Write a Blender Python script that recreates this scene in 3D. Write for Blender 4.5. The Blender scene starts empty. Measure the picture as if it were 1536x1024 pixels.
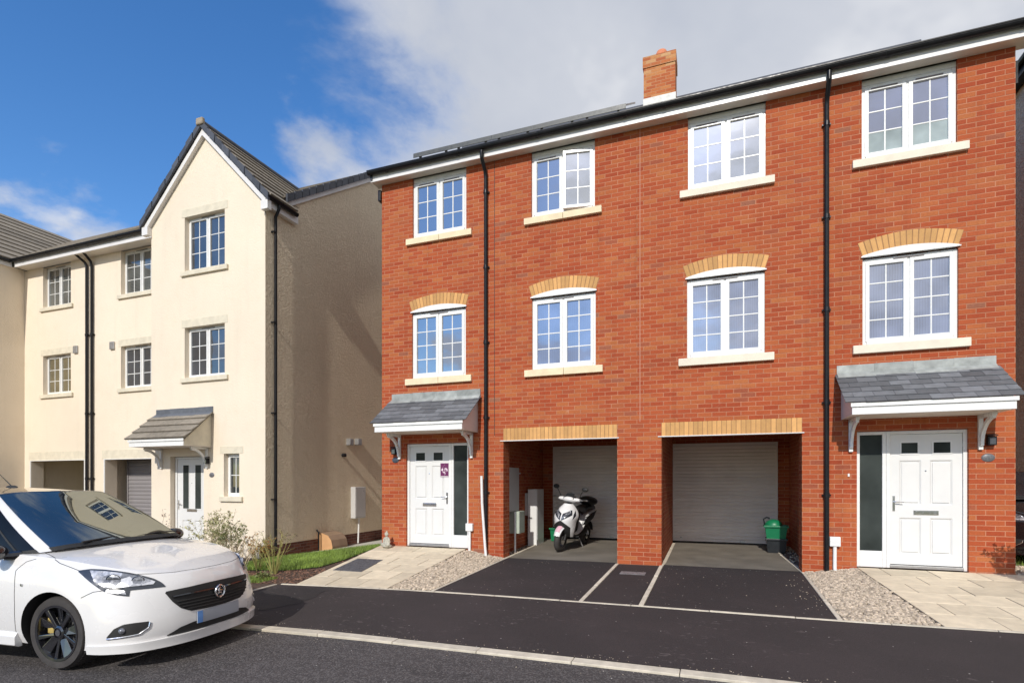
import bpy, bmesh, math, random
from mathutils import Vector, Matrix, Euler
from mathutils.bvhtree import BVHTree
import numpy as np
random.seed(7)
R = math.radians
scene = bpy.context.scene
COL = scene.collection

# ------------------------------------------------------------------ helpers
class MB:
    """collects polygons (with a tone value per face) and links them as ONE mesh"""
    def __init__(s):
        s.v = []; s.f = []; s.t = []
    def poly(s, pts, tone=0.5):
        n = len(s.v); s.v += [tuple(p) for p in pts]; s.f.append(tuple(range(n, n+len(pts)))); s.t.append(tone)
    def box(s, x0, x1, y0, y1, z0, z1, tone=0.5, M=None):
        c = [(x0,y0,z0),(x1,y0,z0),(x1,y1,z0),(x0,y1,z0),(x0,y0,z1),(x1,y0,z1),(x1,y1,z1),(x0,y1,z1)]
        if M is not None: c = [tuple(M @ Vector(p)) for p in c]
        n = len(s.v); s.v += c
        for q in ((0,3,2,1),(4,5,6,7),(0,1,5,4),(1,2,6,5),(2,3,7,6),(3,0,4,7)):
            s.f.append(tuple(n+i for i in q)); s.t.append(tone)
    def prism(s, pts, d, tone=0.5):
        """polygon pts extruded by vector d"""
        d = Vector(d); a = [Vector(p) for p in pts]; b = [p+d for p in a]; n = len(s.v); k = len(a)
        s.v += [tuple(p) for p in a+b]
        s.f.append(tuple(n+i for i in range(k))); s.t.append(tone)
        s.f.append(tuple(n+k+i for i in reversed(range(k)))); s.t.append(tone)
        for i in range(k):
            j = (i+1) % k
            s.f.append((n+i, n+k+i, n+k+j, n+j)); s.t.append(tone)
    def tube(s, pts, r, seg=8, tone=0.5, cap=True):
        pts = [Vector(p) for p in pts]; k = len(pts)
        rr = r if isinstance(r, (list, tuple)) else [r]*k
        n = len(s.v); up = None
        for i, p in enumerate(pts):
            if i == 0: d = pts[1]-p
            elif i == k-1: d = p-pts[i-1]
            else: d = (pts[i+1]-p).normalized()+(p-pts[i-1]).normalized()
            d.normalize()
            if up is None or abs(up.dot(d)) > .98:
                up = Vector((0,0,1)) if abs(d.z) < .9 else Vector((1,0,0))
            x = d.cross(up).normalized(); y = x.cross(d).normalized(); up = y
            for j in range(seg):
                a = 2*math.pi*j/seg
                s.v.append(tuple(p+x*math.cos(a)*rr[i]+y*math.sin(a)*rr[i]))
        for i in range(k-1):
            for j in range(seg):
                a = n+i*seg+j; b = n+i*seg+(j+1) % seg
                s.f.append((a, b, b+seg, a+seg)); s.t.append(tone)
        if cap:
            s.f.append(tuple(n+j for j in reversed(range(seg)))); s.t.append(tone)
            s.f.append(tuple(n+(k-1)*seg+j for j in range(seg))); s.t.append(tone)
    def lathe(s, prof, c=(0,0,0), axis='Z', seg=24, tone=0.5):
        """prof: (radius, height) along axis"""
        n = len(s.v)
        for r, h in prof:
            for j in range(seg):
                a = 2*math.pi*j/seg; u = r*math.cos(a); w = r*math.sin(a)
                p = (u, w, h) if axis == 'Z' else ((u, h, w) if axis == 'Y' else (h, u, w))
                s.v.append((p[0]+c[0], p[1]+c[1], p[2]+c[2]))
        for i in range(len(prof)-1):
            for j in range(seg):
                a = n+i*seg+j; b = n+i*seg+(j+1) % seg
                q = (a, b, b+seg, a+seg)
                s.f.append(q if axis != 'Y' else q[::-1]); s.t.append(tone)
    def grid(s, fn, nu, nv, tone=0.5, flip=False):
        n = len(s.v)
        for i in range(nu+1):
            for j in range(nv+1):
                s.v.append(tuple(fn(i/nu, j/nv)))
        for i in range(nu):
            for j in range(nv):
                a = n+i*(nv+1)+j; q = (a, a+nv+1, a+nv+2, a+1)
                s.f.append(q[::-1] if flip else q); s.t.append(tone(i, j) if callable(tone) else tone)
    def blob(s, c, r, seg=10, tone=0.5, rot=None):
        n = len(s.v); rx, ry, rz = r if isinstance(r, (list, tuple)) else (r, r, r)
        h = seg//2
        for i in range(h+1):
            th = math.pi*i/h
            for j in range(seg):
                a = 2*math.pi*j/seg
                p = Vector((rx*math.sin(th)*math.cos(a), ry*math.sin(th)*math.sin(a), rz*math.cos(th)))
                if rot: p.rotate(rot)
                s.v.append((p.x+c[0], p.y+c[1], p.z+c[2]))
        for i in range(h):
            for j in range(seg):
                a = n+i*seg+j; b = n+i*seg+(j+1) % seg
                s.f.append((a, a+seg, b+seg, b)); s.t.append(tone)
    def build(s, name, mat, parent=None, smooth=False, bevel=0.0, merge=False):
        me = bpy.data.meshes.new(name)
        off = Vector((0,0,0))
        if parent is not None and parent.get('_world'):
            off = Vector(parent['_off'])
        me.from_pydata([(a-off.x, b-off.y, c-off.z) for a, b, c in s.v], [], s.f)
        at = me.attributes.new('tone', 'FLOAT', 'FACE'); at.data.foreach_set('value', s.t)
        me.materials.append(mat)
        if smooth or merge:
            bm = bmesh.new(); bm.from_mesh(me)
            bmesh.ops.remove_doubles(bm, verts=bm.verts, dist=1e-5)
            bm.to_mesh(me); bm.free()
        if smooth:
            for p in me.polygons: p.use_smooth = True
            try: me.set_sharp_from_angle(angle=R(38))
            except Exception: pass
        me.validate(); me.update()
        o = bpy.data.objects.new(name, me); COL.objects.link(o)
        if parent is not None:
            o.parent = parent
            if parent.get('_world'):
                o['_world'] = 1; o['_off'] = parent['_off']
        if bevel:
            b = o.modifiers.new('bevel', 'BEVEL'); b.width = bevel; b.segments = 2; b.limit_method = 'ANGLE'
        return o

def tag(o, label=None, cat=None, group=None, kind=None):
    if label: o['label'] = label
    if cat: o['category'] = cat
    if group: o['group'] = group
    if kind: o['kind'] = kind
    return o
def thing(name, loc, label, cat, group=None, rz=0, world=True):
    """an Empty at the base of a thing; with world=True the parts are given in world coordinates"""
    o = bpy.data.objects.new(name, None); COL.objects.link(o)
    o.location = loc; o.rotation_euler = (0, 0, rz); o.empty_display_size = .2
    tag(o, label, cat, group)
    if world: o['_world'] = 1; o['_off'] = loc
    return o
def single(name, mb, mat, base, label=None, cat=None, group=None, kind=None, **k):
    """a thing that is one mesh, its origin moved to its base"""
    mb.v = [(a-base[0], b-base[1], c-base[2]) for a, b, c in mb.v]
    o = mb.build(name, mat, None, **k); o.location = base
    return tag(o, label, cat, group, kind)
def copy_tree(o, parent=None):
    c = o.copy(); COL.objects.link(c); c.parent = parent
    for ch in list(o.children): copy_tree(ch, c)
    return c

# ------------------------------------------------------------------ materials
def newmat(name):
    m = bpy.data.materials.new(name); m.use_nodes = True
    nt = m.node_tree; b = nt.nodes['Principled BSDF']
    return m, nt, b
class N:
    """tiny node helper"""
    def __init__(s, nt): s.nt = nt
    def n(s, t, **k):
        x = s.nt.nodes.new(t)
        for a, v in k.items(): setattr(x, a, v)
        return x
    def l(s, a, b): s.nt.links.new(a, b)
    def m(s, op, a, b=None, c=None, clamp=False):
        x = s.n('ShaderNodeMath', operation=op); x.use_clamp = clamp
        for i, v in enumerate((a, b, c)):
            if v is None: continue
            if isinstance(v, (int, float)): x.inputs[i].default_value = v
            else: s.l(v, x.inputs[i])
        return x.outputs[0]
    def noise(s, vec, scale, detail=2, rough=.5, dist=0):
        x = s.n('ShaderNodeTexNoise'); x.inputs['Scale'].default_value = scale
        x.inputs['Detail'].default_value = detail; x.inputs['Roughness'].default_value = rough
        x.inputs['Distortion'].default_value = dist
        if vec is not None: s.l(vec, x.inputs['Vector'])
        return x.outputs['Fac']
    def pos(s):
        return s.n('ShaderNodeNewGeometry').outputs['Position']
    def ramp(s, fac, stops, interp='LINEAR'):
        x = s.n('ShaderNodeValToRGB'); x.color_ramp.interpolation = interp
        e = x.color_ramp.elements
        while len(e) < len(stops): e.new(.5)
        for i, (p, c) in enumerate(stops):
            e[i].position = p; e[i].color = c if len(c) == 4 else (*c, 1)
        s.l(fac, x.inputs[0]); return x.outputs[0]
    def mix(s, fac, a, b, mode='MIX'):
        x = s.n('ShaderNodeMix', data_type='RGBA', blend_type=mode)
        for i, v in ((0, fac), (6, a), (7, b)):
            if isinstance(v, (int, float)): x.inputs[i].default_value = v
            elif isinstance(v, tuple): x.inputs[i].default_value = (*v, 1) if len(v) == 3 else v
            else: s.l(v, x.inputs[i])
        return x.outputs[2]
    def rng(s, v, a, b, c=0, d=1, smooth=True):
        x = s.n('ShaderNodeMapRange'); x.interpolation_type = 'SMOOTHSTEP' if smooth else 'LINEAR'
        s.l(v, x.inputs[0])
        for i, q in enumerate((a, b, c, d)): x.inputs[i+1].default_value = q
        return x.outputs[0]
    def bump(s, h, strength, dist=.01, normal=None):
        x = s.n('ShaderNodeBump'); x.inputs['Strength'].default_value = strength
        x.inputs['Distance'].default_value = dist; s.l(h, x.inputs['Height'])
        if normal is not None: s.l(normal, x.inputs['Normal'])
        return x.outputs[0]
    def attr(s, name):
        return s.n('ShaderNodeAttribute', attribute_name=name).outputs['Fac']
    def comb(s, x, y, z=0.0):
        c = s.n('ShaderNodeCombineXYZ')
        for i, v in enumerate((x, y, z)):
            if isinstance(v, (int, float)): c.inputs[i].default_value = v
            else: s.l(v, c.inputs[i])
        return c.outputs[0]
    def sep(s, v):
        c = s.n('ShaderNodeSeparateXYZ'); s.l(v, c.inputs[0]); return c.outputs

def simple(name, col, rough=.5, var=.12, scale=3.0, bump=0.0, bscale=60, metal=0.0, coat=0.0, tone=0.0, spec=None, dirt=0.0):
    """paint / plastic / stone: base colour with slow uneven variation, per-piece tone and a fine bump"""
    m, nt, b = newmat(name); g = N(nt); p = g.pos()
    f = g.noise(p, scale, 4, .6)
    lo = tuple(c*(1-var) for c in col); hi = tuple(min(1, c*(1+var)) for c in col)
    c = g.ramp(f, [(.3, lo), (.7, hi)])
    if tone:
        t = g.rng(g.attr('tone'), 0, 1, 1-tone, 1+tone, False)
        c = g.mix(1.0, c, g.comb(t, t, t), 'MULTIPLY')
    if dirt:
        d = g.noise(p, 1.3, 6, .65); d = g.rng(d, .5, .75)
        c = g.mix(g.m('MULTIPLY', d, dirt), c, (.12, .10, .07))
    nt.links.new(c, b.inputs['Base Color'])
    r = g.rng(g.noise(p, scale*4, 3), .3, .7, max(0, rough-.06), min(1, rough+.06))
    nt.links.new(r, b.inputs['Roughness'])
    b.inputs['Metallic'].default_value = metal
    if coat: b.inputs['Coat Weight'].default_value = coat; b.inputs['Coat Roughness'].default_value = .03
    if spec is not None: b.inputs['Specular IOR Level'].default_value = spec
    if bump:
        nt.links.new(g.bump(g.noise(p, bscale, 4, .6), bump, .01), b.inputs['Normal'])
    return m

def brick_mat(name, stops, mortar, mf=.13, wx=.225, hz=.075, zoff=0.0, stain=1.0):
    m, nt, b = newmat(name); g = N(nt)
    geo = g.n('ShaderNodeNewGeometry'); P = g.sep(geo.outputs['Position']); Nn = g.sep(geo.outputs['True Normal'])
    side = g.m('GREATER_THAN', g.m('ABSOLUTE', Nn[0]), .6)
    u = g.m('ADD', g.m('MULTIPLY', P[1], side), g.m('MULTIPLY', P[0], g.m('SUBTRACT', 1.0, side)))
    v = g.m('ADD', P[2], zoff)
    # slight waver of the courses
    wob = g.m('MULTIPLY', g.m('SUBTRACT', g.noise(geo.outputs['Position'], 9, 2), .5), .006)
    vv = g.m('DIVIDE', g.m('ADD', v, wob), hz)
    row = g.m('FLOOR', vv)
    uu = g.m('ADD', g.m('DIVIDE', g.m('ADD', u, wob), wx), g.m('MULTIPLY', g.m('MODULO', g.m('ABSOLUTE', row), 2.0), .5))
    col = g.m('FLOOR', uu)
    fx = g.m('FRACT', uu); fz = g.m('FRACT', vv)
    ex = g.m('MINIMUM', fx, g.m('SUBTRACT', 1.0, fx)); ez = g.m('MINIMUM', fz, g.m('SUBTRACT', 1.0, fz))
    a = g.rng(ex, mf*.5*.35-.006, mf*.5*.35+.012); c_ = g.rng(ez, mf*.5-.02, mf*.5+.035)
    brick = g.m('MULTIPLY', a, c_)
    wn = g.n('ShaderNodeTexWhiteNoise', noise_dimensions='3D')
    g.l(g.comb(col, row, side), wn.inputs['Vector'])
    bc = g.ramp(wn.outputs['Value'], stops)
    fine = g.noise(geo.outputs['Position'], 38, 5, .7)
    bc = g.mix(g.rng(fine, .35, .75, 0, .45), bc, g.mix(1.0, bc, (.62, .55, .5), 'MULTIPLY'))
    big = g.noise(geo.outputs['Position'], .8, 4, .6)
    mp = g.n('ShaderNodeMapping'); g.l(geo.outputs['Position'], mp.inputs['Vector']); mp.inputs['Scale'].default_value = (.5, .5, 3.2)
    bandn = g.rng(g.noise(mp.outputs[0], .9, 3, .6), .42, .66, 0, .5*stain)
    bc = g.mix(bandn, bc, g.mix(1.0, bc, (1.12, 1.38, 1.5), 'MULTIPLY'))
    bc = g.mix(g.rng(big, .4, .65, 0, .35*stain), bc, g.mix(1.0, bc, (1.25, 1.25, 1.15), 'MULTIPLY'))
    mcol = g.mix(g.rng(g.noise(geo.outputs['Position'], 2.2, 4), .4, .7), mortar, tuple(x*1.25 for x in mortar))
    c = g.mix(brick, mcol, bc)
    sm = g.n('ShaderNodeMapping'); g.l(geo.outputs['Position'], sm.inputs['Vector']); sm.inputs['Scale'].default_value = (3.2, 3.2, .22)
    c = g.mix(g.rng(g.noise(sm.outputs[0], 1.4, 5, .65), .52, .74, 0, .38*stain), c, g.mix(1.0, c, (.66, .62, .60), 'MULTIPLY'))
    bloom = g.rng(g.noise(geo.outputs['Position'], 3.3, 6, .75), .62, .8, 0, .42*stain)
    c = g.mix(bloom, c, (.62, .45, .36))
    nt.links.new(c, b.inputs['Base Color']); b.inputs['Roughness'].default_value = .85
    b.inputs['Specular IOR Level'].default_value = .25
    h = g.m('ADD', brick, g.m('MULTIPLY', fine, .35))
    nt.links.new(g.bump(h, .55, .008), b.inputs['Normal'])
    return m

def render_mat(name, col, bump=.5, grime=.5, rough=False):
    m, nt, b = newmat(name); g = N(nt); p = g.pos()
    big = g.noise(p, .35, 5, .6); mid = g.noise(p, 3.5, 5, .65); fine = g.noise(p, 70, 4, .6); med = g.noise(p, 22, 3, .6, 1.5)
    c = g.ramp(big, [(.3, tuple(x*.93 for x in col)), (.7, tuple(min(1, x*1.04) for x in col))])
    c = g.mix(g.rng(mid, .45, .75, 0, .16), c, tuple(x*q for x, q in zip(col, (.86, .82, .74))))
    st = g.n('ShaderNodeMapping'); g.l(p, st.inputs['Vector']); st.inputs['Scale'].default_value = (2.6, 2.6, .25)
    streak = g.rng(g.noise(st.outputs[0], 1.3, 5, .6), .5, .72, 0, .22*grime)
    c = g.mix(streak, c, tuple(x*.62 for x in col))
    nt.links.new(c, b.inputs['Base Color']); b.inputs['Roughness'].default_value = .92
    b.inputs['Specular IOR Level'].default_value = .15
    h = g.m('ADD', g.m('MULTIPLY', fine, .5), med)
    if rough:
        worm = g.noise(p, 9, 3, .55, 2.5); h = g.m('ADD', g.m('MULTIPLY', g.rng(worm, .42, .62), 1.1), g.m('MULTIPLY', h, .7))
    nt.links.new(g.bump(h, bump, .012), b.inputs['Normal'])
    return m

def tarmac_mat(name, col, fleck=.25, rough=.85, stone=.0, scuff=.5):
    m, nt, b = newmat(name); g = N(nt); p = g.pos()
    n1 = g.noise(p, 150, 3, .7); n2 = g.noise(p, .9, 5, .6); n3 = g.noise(p, 45, 4, .7)
    c = g.ramp(n1, [(.3, tuple(x*.55 for x in col)), (.55, col), (.8, tuple(x*1.9 for x in col))])
    c = g.mix(g.rng(n2, .4, .68, 0, .5), c, g.mix(1.0, c, (1.45, 1.38, 1.38), 'MULTIPLY'))
    mp = g.n('ShaderNodeMapping'); g.l(p, mp.inputs['Vector']); mp.inputs['Scale'].default_value = (1, 1.9, 1)
    sc = g.noise(mp.outputs[0], 11, 5, .62, .8)
    area = g.rng(g.noise(p, 1.4, 3), .45, .62)
    c = g.mix(g.m('MULTIPLY', g.rng(sc, .60, .68, 0, scuff), area), c, (.16, .135, .13))
    vor = g.n('ShaderNodeTexVoronoi', feature='F1'); vor.inputs['Scale'].default_value = 22; g.l(p, vor.inputs['Vector'])
    keep = g.m('GREATER_THAN', g.sep(vor.outputs['Color'])[0], 1-fleck*.16)
    dot = g.m('MULTIPLY', g.m('LESS_THAN', vor.outputs['Distance'], .13), keep)
    c = g.mix(dot, c, (.55, .52, .48))
    if stone:
        tm = g.n('ShaderNodeMapping'); g.l(p, tm.inputs['Vector']); tm.inputs['Scale'].default_value = (.10, 2.2, 1)
        tr = g.rng(g.noise(tm.outputs[0], 1.6, 4, .6, .2), .46, .66, 0, .45)
        c = g.mix(tr, c, g.mix(1.0, c, (.55, .55, .56), 'MULTIPLY'))
        v2 = g.n('ShaderNodeTexVoronoi', feature='F1'); v2.inputs['Scale'].default_value = 75; g.l(p, v2.inputs['Vector'])
        t = g.sep(v2.outputs['Color'])[0]
        c = g.mix(g.m('MULTIPLY', g.rng(t, .45, .9), stone), c, (.17, .155, .15))
        n1 = g.m('SUBTRACT', 1.0, v2.outputs['Distance'])
    nt.links.new(c, b.inputs['Base Color']); b.inputs['Roughness'].default_value = rough
    b.inputs['Specular IOR Level'].default_value = .3
    nt.links.new(g.bump(g.m('ADD', n1, g.m('MULTIPLY', n3, .8)), .6, .008), b.inputs['Normal'])
    return m

def glass_mat(name, inner, refl=.35, stripes=False, rough=.01, wav=.045, tint=(1, 1, 1), kf=1.0):
    """window pane: what shows through it (dim room or net curtain) under a mirror-like sheen of the sky"""
    m, nt, b = newmat(name); g = N(nt); p = g.pos(); P = g.sep(p)
    f = g.noise(p, 1.7, 3)
    c = g.ramp(f, [(.3, tuple(x*.6 for x in inner)), (.7, tuple(x*1.35 for x in inner))])
    if stripes:
        w = g.n('ShaderNodeTexWave', wave_type='BANDS', bands_direction='X'); w.inputs['Scale'].default_value = 9
        w.inputs['Distortion'].default_value = 1.2; w.inputs['Detail'].default_value = 3; g.l(p, w.inputs['Vector'])
        c = g.mix(g.rng(w.outputs['Fac'], .2, .9, 0, .22), c, tuple(x*1.7 for x in inner))
    nt.links.new(c, b.inputs['Base Color']); b.inputs['Roughness'].default_value = .5
    b.inputs['Specular IOR Level'].default_value = 0.0
    gl = g.n('ShaderNodeBsdfGlossy'); gl.inputs['Roughness'].default_value = rough; gl.inputs['Color'].default_value = (*tint, 1)
    gl_n = g.bump(g.noise(p, 2.6, 2), wav, .02); g.l(gl_n, gl.inputs['Normal'])
    lw = g.n('ShaderNodeFresnel'); lw.inputs['IOR'].default_value = 1.5
    fac = g.m('ADD', g.m('MULTIPLY', lw.outputs[0], kf), refl-.04*kf, clamp=True)
    mx = g.n('ShaderNodeMixShader'); g.l(fac, mx.inputs[0]); g.l(b.outputs[0], mx.inputs[1]); g.l(gl.outputs[0], mx.inputs[2])
    out = nt.nodes['Material Output']; g.l(mx.outputs[0], out.inputs['Surface'])
    return m

M = {}
def lamp_glass():
    """clear cover over faceted reflectors: bright and dark facets under a gloss"""
    m, nt, b = newmat('headlamp_glass'); g = N(nt); tc_ = g.n('ShaderNodeTexCoord').outputs['Object']
    v = g.n('ShaderNodeTexVoronoi', feature='F1'); v.inputs['Scale'].default_value = 13; g.l(tc_, v.inputs['Vector'])
    t = g.sep(v.outputs['Color'])[0]; n = g.noise(tc_, 26, 3, .6, 1.0)
    c = g.ramp(g.m('ADD', g.m('MULTIPLY', t, .55), g.m('MULTIPLY', n, .5)), [(.22, (.05, .055, .07)), (.42, (.22, .23, .26)), (.55, (.55, .56, .60)), (.80, (.85, .85, .88))])
    nt.links.new(c, b.inputs['Base Color']); b.inputs['Roughness'].default_value = .25; b.inputs['Metallic'].default_value = .35
    b.inputs['Coat Weight'].default_value = 1.0; b.inputs['Coat Roughness'].default_value = .02
    nt.links.new(g.bump(v.outputs['Distance'], .5, .01), b.inputs['Normal']); return m
M['brick'] = brick_mat('red_brick', [(0, (.32, .058, .022)), (.2, (.355, .068, .025)), (.45, (.375, .080, .029)), (.7, (.39, .096, .034)), (.9, (.41, .122, .042)), (.97, (.33, .074, .031)), (.99, (.30, .085, .045)), (1, (.28, .11, .065))], (.41, .175, .100))
M['brick_in'] = M['brick']
M['chim'] = brick_mat('chimney_brick', [(0, (.36, .09, .035)), (.5, (.43, .13, .045)), (.8, (.47, .19, .07)), (1, (.5, .27, .13))], (.42, .22, .12))
M['plinth'] = brick_mat('brown_plinth_brick', [(0, (.10, .035, .025)), (.6, (.14, .05, .035)), (1, (.18, .07, .05))], (.16, .12, .10))
M['buff'] = simple('buff_brick', (.58, .315, .115), .85, .10, 9, .35, 80, tone=.18)
M['buffmortar'] = simple('buff_mortar', (.34, .18, .08), .9, .15, 8, .2)
M['cream'] = render_mat('cream_roughcast', (.80, .70, .565), .7, .5)
M['cream_gable'] = render_mat('coarse_roughcast', (.80, .675, .50), .85, .6, rough=True)  # same cream render: yellower, coarser relief, slightly stronger grime streaks
M['caststone'] = simple('cast_stone', (.66, .60, .475), .85, .10, 6, .15, 120)
M['stone'] = simple('sandstone_sill', (.78, .65, .44), .8, .10, 5, .15, 120)
M['stonep'] = simple('pale_sandstone_sill', (.76, .69, .56), .8, .08, 5, .15, 120)
M['upvc'] = simple('white_upvc', (.75, .75, .735), .3, .03, 2)
M['fascia'] = simple('white_fascia', (.75, .73, .715), .35, .05, 1.5, dirt=.12)
M['soffit'] = simple('soffit_board', (.72, .66, .58), .5, .05, 2)
M['black'] = simple('black_plastic', (.010, .010, .012), .35, .2, 3, spec=.3)
M['blackmatt'] = simple('matt_black', (.015, .015, .015), .65, .2, 5)
M['slate'] = simple('slate', (.13, .135, .145), .62, .15, 9, .35, 50, tone=.35)
M['tile'] = simple('grey_roof_tile', (.235, .205, .165), .85, .22, 12, .5, 45, tone=.18, dirt=.25)
M['tiledark'] = simple('verge_tile', (.055, .06, .075), .6, .18, 6, .25, 40, tone=.3)
M['lead'] = simple('lead_flashing', (.30, .315, .30), .5, .28, 7, .25, 20, tone=.15)
M['door'] = simple('white_door', (.70, .70, .69), .35, .03, 2)
M['shutter'] = simple('roller_shutter', (.80, .75, .71), .5, .05, 2, tone=.04, dirt=.08)
M['shutterd'] = simple('shade_grey_shutter', (.24, .225, .23), .5, .06, 2, tone=.04)  # shade of the garage recess put into a darker door colour
M['chrome'] = simple('chrome', (.75, .75, .76), .12, .03, 5, metal=1.0)
M['steel'] = simple('dull_steel', (.42, .42, .42), .4, .1, 5, metal=.7)
M['tarmac'] = tarmac_mat('pavement_tarmac', (.042, .0345, .0345), .22, .85, 0, .70)
M['drive'] = tarmac_mat('driveway_tarmac', (.038, .0315, .0315), .5, .85, 0, .45)
M['road'] = tarmac_mat('road_asphalt', (.060, .054, .053), .25, .8, .55, .35)
M['kerb'] = simple('kerb_concrete', (.58, .52, .42), .9, .16, 9, .4, 90, tone=.10, dirt=.25)
M['concrete'] = simple('garage_concrete', (.165, .145, .118), .85, .25, 1.6, .25, 60, dirt=.6)
M['pale'] = simple('pale_concrete_path', (.50, .48, .42), .9, .12, 3, .3, 60, dirt=.3)
M['slab'] = simple('paving_slab', (.65, .555, .405), .88, .11, 7, .4, 90, tone=.12, dirt=.14)
M['joint'] = simple('slab_joint', (.13, .11, .08), .95, .2, 9)
M['gravel'] = simple('gravel_stone', (.46, .38, .29), .85, .2, 30, .2, 80, tone=.40)
M['gravelbed'] = simple('gravel_bed', (.20, .165, .13), .95, .4, 40, .8, 60)
M['soil'] = simple('garden_soil', (.075, .045, .03), .95, .5, 14, 1.0, 25)
M['bark'] = simple('bark_chip', (.16, .085, .055), .9, .4, 14, .5, 40, tone=.6)
M['turf'] = simple('turf', (.07, .12, .02), .95, .4, 7, .8, 30)
M['grass'] = simple('grass_blade', (.19, .27, .045), .6, .35, 2.2, tone=.4)
M['earth'] = simple('open_ground', (.10, .11, .05), .95, .4, .3, .5, 5)
M['iron'] = simple('cast_iron', (.10, .10, .11), .55, .2, 12, .6, 70)
M['grey'] = simple('meter_box_grey', (.50, .49, .48), .5, .06, 3, dirt=.1)
M['whitep'] = simple('white_plastic', (.75, .75, .74), .4, .05, 3, dirt=.1)
M['greengrey'] = simple('green_grey_cabinet', (.42, .47, .40), .5, .08, 3, dirt=.15)
M['greenbox'] = simple('green_bin_plastic', (.006, .17, .07), .4, .1, 4)
M['blackbox'] = simple('black_bin_plastic', (.015, .018, .022), .4, .2, 4)
M['pot'] = simple('terracotta_pot', (.62, .22, .11), .8, .15, 6)
M['brown'] = simple('brown_gas_box', (.30, .20, .13), .6, .12, 4, dirt=.2)
M['tan'] = simple('tan_gas_box_end', (.58, .33, .16), .6, .1, 4)
M['statue'] = simple('weathered_stone', (.42, .40, .33), .9, .3, 18, .6, 50)
M['glass'] = glass_mat('window_glass', (.03, .04, .07), .40)
M['glass_net'] = glass_mat('window_glass_net_curtain', (.17, .20, .30), .26, True)
M['glass_br'] = glass_mat('window_glass_sky_lit', (.12, .13, .16), .62, False, .03, .05)
M['glass_frost'] = glass_mat('frosted_window_glass', (.36, .42, .43), .0, False, .5, kf=.3)
M['glass_dk'] = glass_mat('dark_window_glass', (.022, .026, .03), .13)
M['glass_cur'] = glass_mat('window_glass_curtain', (.13, .11, .06), .14, True)
M['glass_side'] = glass_mat('door_side_glass', (.045, .053, .050), .0, False, .12, .3)
M['white_car'] = simple('white_car_paint', (.70, .69, .685), .28, .02, 1, coat=1.0, dirt=.05)
M['carblack'] = simple('gloss_black_paint', (.008, .008, .010), .08, .1, 1, coat=1.0)
M['carglass'] = glass_mat('car_glass', (.010, .013, .020), .02, False, .005, .015, (.93, .96, .86), .34)
M['tyre'] = simple('tyre_rubber', (.045, .040, .038), .8, .25, 9, .4, 60)
M['rim'] = simple('black_alloy', (.012, .012, .015), .10, .15, 3, coat=1.0, spec=1.0)
M['lamp'] = lamp_glass()
M['lampdark'] = simple('headlamp_bezel', (.03, .035, .045), .15, .2, 5, coat=1.0)
M['plate'] = simple('blurred_plate', (.34, .36, .40), .5, .06, 4)
M['plateblue'] = simple('plate_blue', (.12, .27, .60), .5, .1, 12)
M['seat'] = simple('black_vinyl_seat', (.012, .012, .013), .45, .2, 6, .2, 60)
M['scoot'] = simple('white_scooter_paint', (.78, .77, .77), .25, .03, 3, coat=.8)
M['pink'] = simple('pink_fender_mark', (.72, .42, .50), .4, .1, 9)
M['leaf'] = simple('shrub_leaf', (.15, .17, .05), .6, .35, 5, tone=.5)
M['leafpale'] = simple('pale_shrub_leaf', (.42, .40, .22), .6, .25, 8, tone=.45)
M['leafrust'] = simple('rusty_leaf', (.36, .16, .04), .6, .3, 6, tone=.4)
M['leafred'] = simple('dark_red_leaf', (.12, .06, .04), .6, .3, 8, tone=.4)
M['stem'] = simple('pale_stem', (.46, .37, .24), .8, .2, 14, tone=.25)
M['stemy'] = simple('yellow_green_stem', (.34, .31, .10), .8, .25, 14, tone=.3)
M['solar'] = simple('solar_panel', (.03, .035, .05), .3, .1, 5, spec=.6)
M['solarframe'] = simple('panel_frame', (.075, .078, .075), .4, .15, 5)
M['mastic'] = simple('mastic_joint', (.52, .27, .19), .8, .1, 5)
# ------------------------------------------------------------------ ground heights
_zx = [-60, -25, -13, -9.6, -6.4, -3.8, -.9, 1.3, 2.9, 5, 20]
_zz = [-1.3, -.85, -.60, -.52, -.31, -.24, -.22, -.215, -.19, -.16, -.05]
def gz(x, y):
    """street surface: falls gently to the left and towards the road"""
    yc = max(-9, min(9, y))
    return float(np.interp(x, _zx, _zz)) + .025*(yc+2.9)
def lerp(a, b, t): return a+(b-a)*t
def cl(t): return max(0., min(1., t))
def pz(x, y):
    """the ramped door paths: level with the threshold at the wall"""
    return lerp(-.012, gz(x, -2.9)+.004, cl(-y/2.9)) if y < 0 else -.012
def gard(x, y):
    """garden and side passage falling from the brick house to the cream one"""
    t = cl((-6.3-x)/3.3)
    hp = lerp(-.045, gz(-6.3, -2.9), cl(-y/2.9)); ed = lerp(-.49, gz(-9.6, -2.9), cl(-y/2.9))
    if y < -2.9: return gz(x, y)
    return lerp(hp, ed, t)

def sheet(name, x0, x1, y0, y1, hf, mat, nx, ny, label=None, kind='structure', dz=0., xf=None):
    mb = MB()
    def f(u, v):
        y = lerp(y0, y1, v)
        a, b = (x0, x1) if xf is None else xf(y)
        x = lerp(a, b, u); return (x, y, hf(x, y)+dz)
    mb.grid(f, nx, ny)
    o = mb.build(name, mat, None, smooth=True); tag(o, label, None, None, kind); return o

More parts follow.
